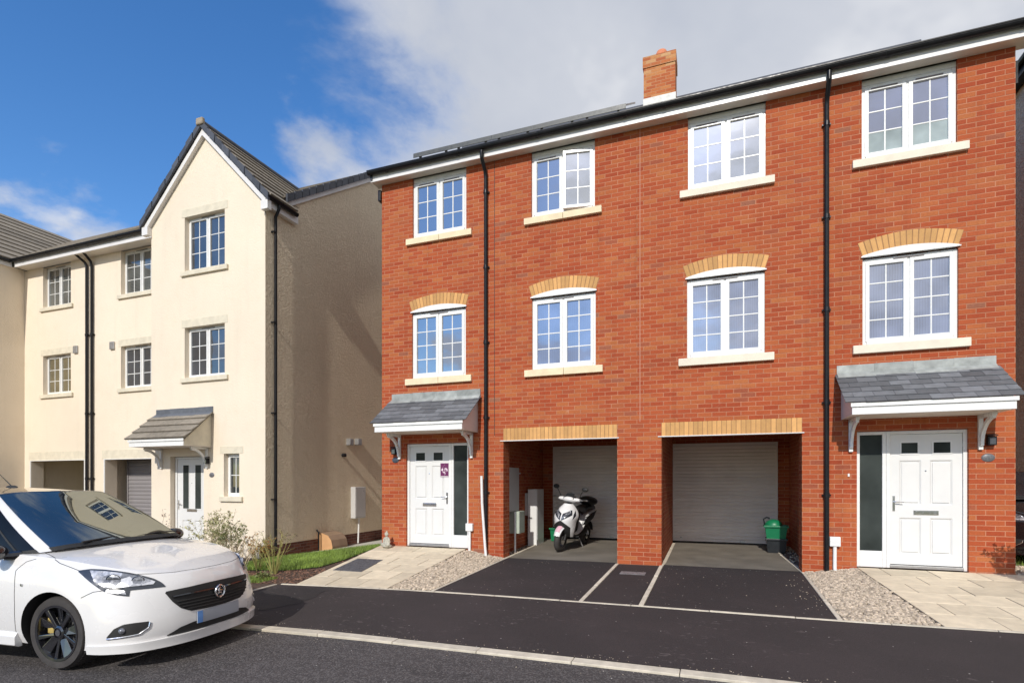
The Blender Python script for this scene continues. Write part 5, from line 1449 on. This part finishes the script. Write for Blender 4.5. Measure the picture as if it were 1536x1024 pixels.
# ------------------------------------------------------------------ covers
def cover(name, pts, dz, mat, label, nx=9, ny=6):
    T = thing(name, (pts[0][0], pts[0][1], pz(*pts[0])), label, 'drain cover'); t = MB()
    hf = pz if name == 'drain_cover' else gz
    t.prism([(x, y, hf(x, y)+dz) for x, y in pts], (0, 0, -.02)); t.build('lid', mat, T)
    r = MB(); A, B, C_, D_ = pts
    for i in range(nx):
        for j in range(ny):
            def P(u, v): 
                x = lerp(lerp(A[0], B[0], u), lerp(D_[0], C_[0], u), v); y = lerp(lerp(A[1], B[1], u), lerp(D_[1], C_[1], u), v); return (x, y, hf(x, y)+dz+.003)
            u0, v0 = (i+.15)/nx, (j+.15)/ny; k = .34
            if (i+j) % 2: r.prism([P(u0, v0), P(u0+k*2/nx, v0), P(u0+k*2/nx, v0+k/ny), P(u0, v0+k/ny)], (0, 0, -.004))
            else: r.prism([P(u0, v0), P(u0+k/nx, v0), P(u0+k/nx, v0+k*2/ny), P(u0, v0+k*2/ny)], (0, 0, -.004))
    r.build('raised_pattern', mat, T)
cover('drain_cover', [(-6.12, -2.02), (-5.52, -2.05), (-5.66, -1.20), (-6.22, -1.18)], .006, M['iron'], 'dark metal drain cover set in the left slab path')
cover('water_cover', [(-1.40, -.92), (-1.00, -.92), (-1.00, -.70), (-1.40, -.70)], .006, M['iron2'], 'small worn metal cover in the tarmac before the pier', 6, 3)

# ------------------------------------------------------------------ recycling boxes
def rbox(name, x, y, z, w, d, h, mat, label, cat, rz=0, taper=.86, lid=None, group=None):
    T = thing(name, (x, y, z), label, cat, group, rz, world=False)
    t = MB(); b = [(-w/2*taper, -d/2*taper), (w/2*taper, -d/2*taper), (w/2*taper, d/2*taper), (-w/2*taper, d/2*taper)]; c = [(-w/2, -d/2), (w/2, -d/2), (w/2, d/2), (-w/2, d/2)]
    for i in range(4):
        j = (i+1) % 4; t.poly([(*b[i], 0), (*b[j], 0), (*c[j], h), (*c[i], h)]); k = .93
        t.poly([(b[i][0]*k, b[i][1]*k, .012), (c[i][0]*k, c[i][1]*k, h), (c[j][0]*k, c[j][1]*k, h), (b[j][0]*k, b[j][1]*k, .012)])
    t.poly([(*p, 0) for p in b[::-1]]); t.poly([(p[0]*.93, p[1]*.93, .012) for p in b]); t.build('tub', mat, T)
    t = MB(); q = .022
    t.box(-w/2-q, w/2+q, -d/2-q, -d/2+.012, h-.03, h+.006); t.box(-w/2-q, w/2+q, d/2-.012, d/2+q, h-.03, h+.006); t.box(-w/2-q, -w/2+.012, -d/2+.012, d/2-.012, h-.03, h+.006); t.box(w/2-.012, w/2+q, -d/2+.012, d/2-.012, h-.03, h+.006)
    t.build('rim', mat, T, bevel=.005)
    return T
fz = lambda x, y: gz(x, y)+.003
rbox('recycling_box', 1.20, 2.22, fz(1.2, 2.2), .36, .34, .27, M['blackbox'], 'black recycling box at the bottom of the stack in the right undercroft', 'box', R(-4))
rbox('recycling_box', 1.19, 2.21, fz(1.2, 2.2)+.255, .40, .37, .27, M['greenbox'], 'green recycling box standing on the black one in the right undercroft', 'box', R(-3), .82)
T = thing('food_caddy', (1.15, 2.19, fz(1, 2.2)+.60), 'small green food caddy on top of the stacked recycling boxes', 'bin', None, R(-10), world=False); T.scale = (1.1, 1.1, 1.25)
t = MB(); t.grid(lambda u, v: ((.13-.02*v)*math.cos(2*math.pi*u), (.115-.02*v)*math.sin(2*math.pi*u), v*.10-.16), 24, 3); t.build('body', M['greenbox'], T, smooth=True)
t = MB(); t.grid(lambda u, v: (.15*math.cos(2*math.pi*u)*math.cos(v*math.pi/2), .135*math.sin(2*math.pi*u)*math.cos(v*math.pi/2), .10*math.sin(v*math.pi/2)-.06), 24, 8); t.build('lid', M['greenbox'], T, smooth=True)
t = MB(); t.tube([(-.14, -.04, -.07), (-.16, -.06, .04), (-.11, -.07, .07), (-.06, -.05, .055)], .013, 8); t.build('handle', M['blackbox'], T, smooth=True)
rbox('recycling_box', -3.44, 2.80, fz(-3.34, 2.9), .30, .34, .30, M['greenbox'], 'green recycling box behind the scooter by the tall cabinet', 'box', 0)

# ------------------------------------------------------------------ seated stone statue by the left door
T = thing('statue', (-6.22, -.22, pz(-6.2, -.2)), 'small seated stone figure on the slabs left of the left door', 'statue', None, R(-15), world=False)
t = MB()
t.blob((0, 0, .035), (.125, .085, .04), 16); t.blob((-.055, -.035, .065), (.075, .05, .038), 12); t.blob((.055, -.035, .065), (.075, .05, .038), 12)
t.blob((0, .005, .135), (.066, .055, .085), 14); t.blob((0, .0, .185), (.078, .045, .035), 12)
t.blob((-.078, -.005, .13), (.022, .026, .065), 10); t.blob((.078, -.005, .13), (.022, .026, .065), 10); t.blob((0, -.05, .09), (.06, .022, .02), 10)
t.blob((0, 0, .225), (.022, .022, .03), 10); t.blob((0, -.003, .272), (.038, .042, .048), 14); t.blob((0, .004, .322), (.018, .018, .018), 10); t.blob((0, -.045, .268), (.007, .010, .012), 8)
t.blob((-.04, .0, .268), (.008, .012, .022), 8); t.blob((.04, .0, .268), (.008, .012, .022), 8)
o = t.build('body', M['statue'], T)
rm = o.modifiers.new('merge', 'REMESH'); rm.mode = 'VOXEL'; rm.voxel_size = .006; rm.use_smooth_shade = True
# ------------------------------------------------------------------ scooter
def scooter():
    S = thing('scooter', (-2.83, 1.10, gz(-2.8, 1.1)+.004), 'white motor scooter parked in the left undercroft, front wheel towards the road', 'scooter', None, 0, world=False)
    rz = math.atan2(-.98, -.14); S.rotation_mode = 'XYZ'
    S.matrix_world = Matrix.Translation((-2.95, 1.10, gz(-2.8, 1.1)+.002)) @ Matrix.Rotation(rz, 4, 'Z') @ Matrix.Rotation(R(-7), 4, 'X') @ Matrix.Scale(1.07, 4)
    def wh(cx, r, w, name):
        t = MB(); n = 16
        prof = [(r-w*.55+ (w*.55)*math.cos(a), w*.5*math.sin(a)) for a in [math.pi*(-.62+1.24*i/n) for i in range(n+1)]]
        t.lathe(prof, (cx, 0, r), 'Y', 40); o = t.build(name, M['tyre'], S, smooth=True)
        t = MB(); t.lathe([(r-w*.72, -.035), (r-w*.85, -.03), (r-w*.9, 0), (r-w*.85, .03), (r-w*.72, .035)], (cx, 0, r), 'Y', 32); t.lathe([(0, -.05), (.035, -.045), (.035, .045), (0, .05)], (cx, 0, r), 'Y', 16)
        for k in range(5):
            a = 2*math.pi*k/5; c, s = math.cos(a), math.sin(a)
            t.tube([(cx+c*.03, 0, r+s*.03), (cx+c*(r-w*.85), 0, r+s*(r-w*.85))], [.022, .014], 6)
        t.build('rim', M['blackmatt'] if name == 'rear_wheel' else M['steel'], o, smooth=True)
        t = MB(); t.lathe([(.09, .052), (.09, .056), (.0, .056)], (cx, 0, r), 'Y', 24); t.build('brake_disc', M['chrome'], o)
    wh(0, .235, .115, 'front_wheel'); wh(-1.30, .235, .125, 'rear_wheel')
    t = MB()
    for sy in (-.082, .082): t.tube([(0, sy, .235), (-.13, sy*.8, .55)], .022, 10)
    t.build('fork', M['blackmatt'], S, smooth=True)
    def fend(u, v):   # front mudguard over the wheel
        a = lerp(-.45, .78, u)*math.pi/2; r = .285; w = .078*(1-.25*abs(u-.5)*2)
        y = lerp(-w, w, v); rr = r-.04*(abs(y)/w)**2
        return (rr*math.sin(a)*.95+.0, y, .235+rr*math.cos(a))
    t = MB(); t.grid(fend, 18, 8, flip=True); o = t.build('front_mudguard', M['scoot'], S, smooth=True)
    t = MB(); t.grid(lambda u, v: tuple(Vector(fend(lerp(.35, .85, u), lerp(.18, .82, v)))+Vector((.006, 0, .004))), 8, 6, flip=True); t.build('pink_decal', M['pink'], o, smooth=True)
    # front apron: rows of (z, centre x, half width, wrap-back)
    rows = [(.30,-.08,.170,.12),(.40,.02,.195,.18),(.50,.075,.205,.24),(.60,.105,.215,.27),(.68,.095,.235,.28),(.75,.05,.225,.26),(.82,-.01,.185,.22),(.88,-.07,.135,.16),(.93,-.12,.085,.11)]
    def apron(u, v, off=0):
        z, cx, w, b = cr(rows, v*8); s = lerp(-1, 1, u); return (cx-b*abs(s)**2.2+off, w*math.sin(s*1.45)/math.sin(1.45), z)
    t = MB(); t.grid(lambda u, v: apron(u, v), 28, 24); A = t.build('front_apron', M['scoot'], S, smooth=True)
    t = MB(); t.grid(lambda u, v: tuple(Vector(apron(u, v))+Vector((-.03, 0, 0))), 20, 16); t.build('apron_inner', M['blackmatt'], A, smooth=True)
    t = MB(); t.grid(lambda u, v: tuple(Vector(apron(lerp(.17, .83, u), lerp(-.02, .40, v)-.16*abs(u-.5)*2*(v)))+Vector((.010, 0, 0))), 20, 8); t.build('lower_grille', M['blackmatt'], A, smooth=True)
    for sg in (1, -1):   # V-shaped pair of headlamps
        t = MB(); t.grid(lambda u, v: tuple(Vector(apron(.5+sg*lerp(.02, .30, u), lerp(.40, .62, v)+.20*u-.05*v*u))+Vector((.012, 0, 0))), 12, 8, flip=(sg < 0)); o = t.build('headlight', M['lampdark'], A, smooth=True)
        t = MB(); t.grid(lambda u, v: tuple(Vector(apron(.5+sg*lerp(.05, .25, u), lerp(.46, .57, v)+.20*u))+Vector((.018, 0, 0))), 10, 6, flip=(sg < 0)); t.build('lens', M['lamp'], o, smooth=True)
        t = MB(); t.grid(lambda u, v: tuple(Vector(apron(.5+sg*lerp(.335, .42, u), lerp(.44, .62, v)+.14*u))+Vector((.008, 0, 0))), 6, 6, flip=(sg < 0)); t.build('indicator', M['lampdark'], A, smooth=True)
    # steering column and handlebar cowl
    t = MB(); t.tube([(-.14, 0, .60), (-.24, 0, 1.02)], .03, 10); t.build('steering_column', M['blackmatt'], S)
    t = MB(); t.blob((-.235, 0, 1.0), (.115, .15, .065), 20, rot=Euler((0, R(-14), 0))); t.blob((-.22, .15, 1.015), (.06, .09, .04), 14); t.blob((-.22, -.15, 1.015), (.06, .09, .04), 14)
    o = t.build('handlebar_cowl', M['scoot'], S); rm = o.modifiers.new('merge', 'REMESH'); rm.mode = 'VOXEL'; rm.voxel_size = .010; rm.use_smooth_shade = True
    t = MB(); t.tube([(-.27, -.36, 1.03), (-.24, -.16, 1.02), (-.24, .16, 1.02), (-.27, .36, 1.03)], .012, 8)
    H_ = t.build('handlebar', M['steel'], S, smooth=True)
    for sg in (1, -1):
        t = MB(); t.tube([(-.245, sg*.22, 1.022), (-.27, sg*.36, 1.03)], .019, 10); t.build('grip', M['blackmatt'], H_, smooth=True)
        t = MB(); t.tube([(-.20, sg*.19, 1.03), (-.17, sg*.26, 1.025), (-.20, sg*.38, 1.03)], .008, 6); t.build('brake_lever', M['chrome'], H_, smooth=True)
        t = MB(); t.tube([(-.25, sg*.19, 1.04), (-.20, sg*.24, 1.16), (-.21, sg*.27, 1.20)], .008, 6); t.blob((-.21, sg*.30, 1.235), (.022, .065, .045), 14); o = t.build('mirror', M['blackmatt'], H_, smooth=True)
    t = MB(); t.grid(lambda u, v: (-.15-.12*v, lerp(-.11, .11, u)*(1-.3*v), 1.04+.10*v-.03*abs(u-.5)), 8, 4); t.build('screen', M['glass_dk'], S, smooth=True)
    for sg in (1, -1):
        t = MB(); t.prism([(-.16, sg*.155, .62), (-.30, sg*.175, .86), (-.44, sg*.16, .80), (-.42, sg*.15, .42), (-.24, sg*.15, .36)], (0, sg*.012, 0)); t.build('leg_shield_trim', M['blackmatt'], S, bevel=.005)
        t = MB(); t.prism([(-.62, sg*.176, .50), (-.80, sg*.19, .66), (-1.20, sg*.175, .74), (-1.45, sg*.145, .76), (-1.2, sg*.18, .62), (-.85, sg*.195, .52)], (0, sg*.008, 0)); t.build('side_stripe', M['blackmatt'], S)
    # floor, body, seat
    def side(u, v):
        pr = [(-.22,.34,.13,.16),(-.45,.30,.16,.07),(-.70,.34,.17,.16),(-.85,.42,.17,.30),(-1.10,.50,.16,.26),(-1.40,.60,.12,.20),(-1.62,.72,.05,.12)]
        x, z, w, h = cr(pr, u*6); a = v*2*math.pi; return (x, w*math.cos(a), z+h/2+h/2*math.sin(a))
    t = MB(); t.grid(side, 40, 20); t.build('body_panel', M['scoot'], S, smooth=True)
    t = MB(); t.blob((-.27, 0, 1.045), (.10, .11, .035), 16); t.build('instrument_cover', M['blackmatt'], S, smooth=True)
    t = MB(); t.grid(lambda u, v: (lerp(-.60, -1.52, u), (.155-.05*u)*math.cos(v*math.pi)*(1 if 0 < u < 1 else .9), .70+.06*math.sin(math.pi*min(1, u*1.1))+.085*u+.085*math.sin(v*math.pi)), 24, 14, flip=True)
    t.build('seat', M['seat'], S, smooth=True)
    t = MB(); t.blob((-1.28, 0, .95), (.22, .20, .10), 18); t.box(-1.45, -1.1, -.06, .06, .80, .88); t.build('luggage_box', M['seat'], S, smooth=True)
    t = MB(); t.box(-.82, -.26, -.13, .13, .27, .315); t.build('footboard', M['blackmatt'], S, bevel=.01)
    t = MB(); t.blob((-1.02, .0, .33), (.30, .12, .11), 14); t.tube([(-.8, -.12, .25), (-1.1, -.17, .26), (-1.62, -.18, .40)], [.02, .04, .055], 12); t.build('engine', M['blackmatt'], S, smooth=True)
    t = MB(); t.tube([(-.72, .10, .22), (-.78, .20, .015), (-.70, .225, .004)], .011, 8); t.build('kickstand', M['steel'], S)
    t = MB(); t.grid(lambda u, v: (-1.32-.27*math.sin(lerp(-.1, 1.3, u)), lerp(-.07, .07, v), .235+.29*math.cos(lerp(-.1, 1.3, u))), 10, 4); t.build('rear_mudguard', M['blackmatt'], S, smooth=True)
scooter()

# ------------------------------------------------------------------ cars
th = R(5.5); h_ = Vector((math.cos(th), math.sin(th))); l_ = Vector((-math.sin(th), math.cos(th)))
O = Vector((-5.45, -6.53))+l_*(.80*1.04)-h_*.09
make_car((O.x, O.y, gz(O.x, O.y)-.022), th, 'white three-door hatchback with black roof and black wheels by the kerb', M['white_car'])
make_car((5.25, 1.95, -.03), R(-90), 'black car seen only as a sliver past the right corner of the brick house', M['carblack'], 1.0)

# ------------------------------------------------------------------ shrubs
def leaf_into(mb, p, r, d, tone, rnd):
    d = Vector(d).normalized(); s = d.cross(Vector((rnd.uniform(-1, 1), rnd.uniform(-1, 1), rnd.uniform(-1, 1)))).normalized(); p = Vector(p)
    m_ = p+d*r*1.1; up = s.cross(d)*r*.18
    mb.poly([p, p+d*r*.9+s*r*.5+up, p+d*r*2.1], tone); mb.poly([p, p+d*r*2.1, p+d*r*.9-s*r*.5+up], tone)
def shrub(x, y, z, h, spread, n, leaves, lm, sm, label, seed, tops=True, lr=.018, name='garden_shrub', group='shrubs in the front garden', base_r=.05, stem_r=.007, twig=3, lean=(0, 0), low=.25):
    rnd = random.Random(seed); T = thing(name, (x, y, z), label, 'shrub', group)
    st = MB(); lf = MB(); tips = []
    for i in range(n):
        a = 2*math.pi*i/n+rnd.uniform(-.4, .4); r = rnd.uniform(.15, 1)*spread; hh = h*rnd.uniform(.65, 1.0)
        b = Vector((x+math.cos(a)*base_r*rnd.random(), y+math.sin(a)*base_r*rnd.random(), z-.02))
        p1 = b+Vector((math.cos(a)*r*.35+lean[0]*.3, math.sin(a)*r*.35+lean[1]*.3, hh*.45)); p2 = b+Vector((math.cos(a)*r+lean[0], math.sin(a)*r+lean[1], hh))
        mid = p1.lerp(p2, .5)+Vector((rnd.uniform(-.03, .03), rnd.uniform(-.03, .03), .02)); pts = [b, p1, mid, p2]
        st.tube(pts, [stem_r, stem_r*.8, stem_r*.55, stem_r*.25], 5, rnd.random())
        for k in range(twig):
            t = rnd.uniform(.45, 1.0); q = poly_at([tuple(p) for p in pts], t); e = q+Vector((rnd.uniform(-1, 1), rnd.uniform(-1, 1), rnd.uniform(.2, 1.3))).normalized()*rnd.uniform(.08, .22)*h
            st.tube([q, q.lerp(e, .5)+Vector((0, 0, .01)), e], [stem_r*.45, stem_r*.35, stem_r*.2], 4, rnd.random()); tips.append((q, e))
        tips.append((p1.lerp(p2, low), p2))
    for k in range(leaves):
        q, e = rnd.choice(tips); p = q.lerp(e, rnd.random()**.6)+Vector((rnd.gauss(0, .012), rnd.gauss(0, .012), rnd.gauss(0, .012)))
        leaf_into(lf, p, lr*rnd.uniform(.6, 1.3), (rnd.uniform(-1, 1), rnd.uniform(-1, 1), rnd.uniform(-.3, 1)), rnd.random(), rnd)
    st.build('stems', M[sm], T)
    if leaves: lf.build('foliage', M[lm], T)
    return T
gd = lambda x, y: gard(x, y) if x > -9.6 else gz(x, y)
shrub(-9.75, -1.15, gd(-9.75, -1.15), 1.2, .60, 26, 1500, 'leafpale', 'stem', 'pale bushy shrub in front of the cream wall left of the corner', 11, lr=.024, low=.0)
shrub(-9.05, -1.45, gd(-9.05, -1.45), .95, .45, 16, 1100, 'leaf', 'stem', 'loose green shrub between the pale bush and the downpipe', 12, lr=.019, low=.0)
shrub(-8.05, -1.75, gd(-8.05, -1.75), .72, .30, 16, 420, 'leafrust', 'stemy', 'upright shrub with rusty orange leaves near the wall corner', 13, lr=.018)
shrub(-7.28, -2.15, gd(-7.28, -2.15), .80, .34, 20, 260, 'leafred', 'stemy', 'pale-stemmed shrub nearest the slab path', 14, lr=.014, twig=4)
shrub(-7.95, -2.25, gd(-7.95, -2.25), .78, .30, 14, 200, 'leafred', 'stem', 'sparse pale-stemmed shrub second from the slab path', 15, lr=.014, twig=4)
shrub(-8.75, -2.35, gd(-8.75, -2.35), .85, .40, 14, 500, 'leaf', 'stem', 'low green shrub hidden partly by the car bonnet', 16, lr=.016)
shrub(-10.9, -1.7, gd(-10.9, -1.7), 1.2, .35, 9, 160, 'leafred', 'stem', 'thin dark twiggy shrub in front of the cream house door', 17, lr=.022, twig=3)
shrub(-12.2, -1.3, gd(-12.2, -1.3), 1.15, .3, 8, 130, 'leafred', 'stem', 'thin twiggy shrub left of the cream house door', 18, lr=.022, twig=3)
# low green plants at the foot of the bed
for i, (x, y, s) in enumerate([(-7.05, -2.62, .16), (-8.1, -2.7, .2), (-9.2, -2.0, .22)]):
    shrub(x, y, gd(x, y), s, s*.8, 12, 160, 'leaf', 'stemy', ['tiny green tuft nearest the slab path', 'small green tuft under the pale stems', 'small green clump by the wall corner'][i], 30+i, lr=.022, name='small_plant', group='small plants in the bed', stem_r=.003, twig=1, base_r=.03)
# potted shrub just past the right door: its shadow falls on the corner of the brick wall
T = thing('plant_pot', (4.12, -1.25, pz(3.9, -1.1)), 'round black plant pot at the right edge of the slab path', 'plant pot')
t = MB(); t.lathe([(.0, 0), (.13, 0), (.17, .28), (.18, .28), (.18, .31), (.16, .31), (.16, .27), (0, .26)], (4.12, -1.25, pz(3.9, -1.1)), 'Z', 28); t.build('pot', M['blackmatt'], T, smooth=True)
shrub(4.12, -1.25, pz(3.9, -1.1)+.26, 1.05, .42, 26, 3200, 'leaf', 'stem', 'bushy potted shrub at the right edge, shading the brick corner', 21, lr=.026, group=None, low=.0)

# ------------------------------------------------------------------ sky, sun, camera
w = bpy.data.worlds.new('World'); scene.world = w; w.use_nodes = True
nt = w.node_tree; g = N(nt); bg = nt.nodes['Background']
AZ = R(3.0); EL = R(34.5)
sky = g.n('ShaderNodeTexSky', sky_type='NISHITA'); sky.sun_disc = False; sky.sun_elevation = EL; sky.sun_rotation = math.pi-AZ
sky.altitude = 50; sky.air_density = 1.0; sky.dust_density = .3; sky.ozone_density = 2.0
tc = g.n('ShaderNodeTexCoord'); D3 = g.sep(tc.outputs['Generated'])
SKY = .15
hs = g.n('ShaderNodeHueSaturation'); hs.inputs['Saturation'].default_value = 1.30; hs.inputs['Value'].default_value = 1.32; hs.inputs['Hue'].default_value = .506; g.l(sky.outputs[0], hs.inputs['Color'])
zc = g.m('MAXIMUM', g.m('ADD', D3[2], .22), .05)
cv = g.comb(g.m('DIVIDE', D3[0], zc), g.m('DIVIDE', D3[1], zc), 0.0)
OFF = (11.7, 8.3)
cv = g.comb(g.m('ADD', g.m('DIVIDE', D3[0], zc), OFF[0]), g.m('ADD', g.m('DIVIDE', D3[1], zc), OFF[1]), 0.0)
n1 = g.noise(cv, 1.15, 8, .58, .35)
n2 = g.noise(cv, 3.6, 6, .6, .3)
nf = g.m('ADD', g.m('MULTIPLY', n1, .72), g.m('MULTIPLY', n2, .28))
c29, s29 = math.cos(R(33)), math.sin(R(33))
v1 = g.m('ADD', g.m('MULTIPLY', D3[0], c29), g.m('MULTIPLY', D3[1], s29))          # bank to the right of the gable
v2 = g.m('ADD', D3[0], .04)                                                          # bank behind the camera
front = g.rng(D3[1], -.15, .15)
v = g.m('ADD', g.m('MULTIPLY', v1, front), g.m('MULTIPLY', v2, g.m('SUBTRACT', 1.0, front)))
bank = g.rng(g.m('ADD', v, g.m('MULTIPLY', g.m('SUBTRACT', nf, .5), 1.1)), -.05, .13)
low = g.rng(D3[2], .62, .12)
n3 = g.noise(cv, 2.3, 9, .56, .15)
nw = g.m('ADD', g.m('MULTIPLY', n3, .75), g.m('MULTIPLY', n1, .25))
wis = g.m('MULTIPLY', g.rng(g.m('ADD', nw, g.m('MULTIPLY', low, .10)), .565, .69), .85)
dens = g.m('MAXIMUM', bank, wis)
shade = g.noise(cv, 1.7, 5, .6, .2)
ccol = g.ramp(shade, [(.30, (.52, .56, .65)), (.50, (.62, .65, .72)), (.66, (.86, .87, .90))])
edge = g.rng(bank, .45, 1.0, .55, 0)
sk = g.mix(1.0, hs.outputs[0], g.comb(SKY, SKY, SKY), 'MULTIPLY')
cc = g.mix(g.m('MULTIPLY', edge, bank), ccol, (.85, .86, .88))
fin = g.mix(dens, sk, cc)
g.l(fin, bg.inputs['Color']); bg.inputs['Strength'].default_value = 1.0
sun = bpy.data.lights.new('sun', 'SUN'); sun.energy = 3.7; sun.angle = R(.55); sun.color = (1.0, .95, .87)
so = bpy.data.objects.new('sun', sun); COL.objects.link(so)
sv = Vector((math.sin(AZ)*math.cos(EL), -math.cos(AZ)*math.cos(EL), math.sin(EL)))
so.rotation_euler = sv.to_track_quat('Z', 'Y').to_euler(); so.location = (0, -20, 20)

cam = bpy.data.cameras.new('camera'); co = bpy.data.objects.new('camera', cam); COL.objects.link(co)
co.location = (0, -9.73, 1.31); co.rotation_euler = (R(90), 0, R(20.2))
cam.sensor_width = 36; cam.lens = 815/1536*36; cam.shift_y = (722-512)/1536; cam.clip_end = 900; cam.clip_start = .05
scene.camera = co
vs = scene.view_settings; vs.view_transform = 'Standard'; vs.look = 'None'; vs.exposure = 0; vs.gamma = 1
scene.cycles.max_bounces = 8; scene.cycles.diffuse_bounces = 4; scene.cycles.use_denoising = True
for o in bpy.data.objects:
    for k in ('_world', '_off'):
        if k in o: del o[k]
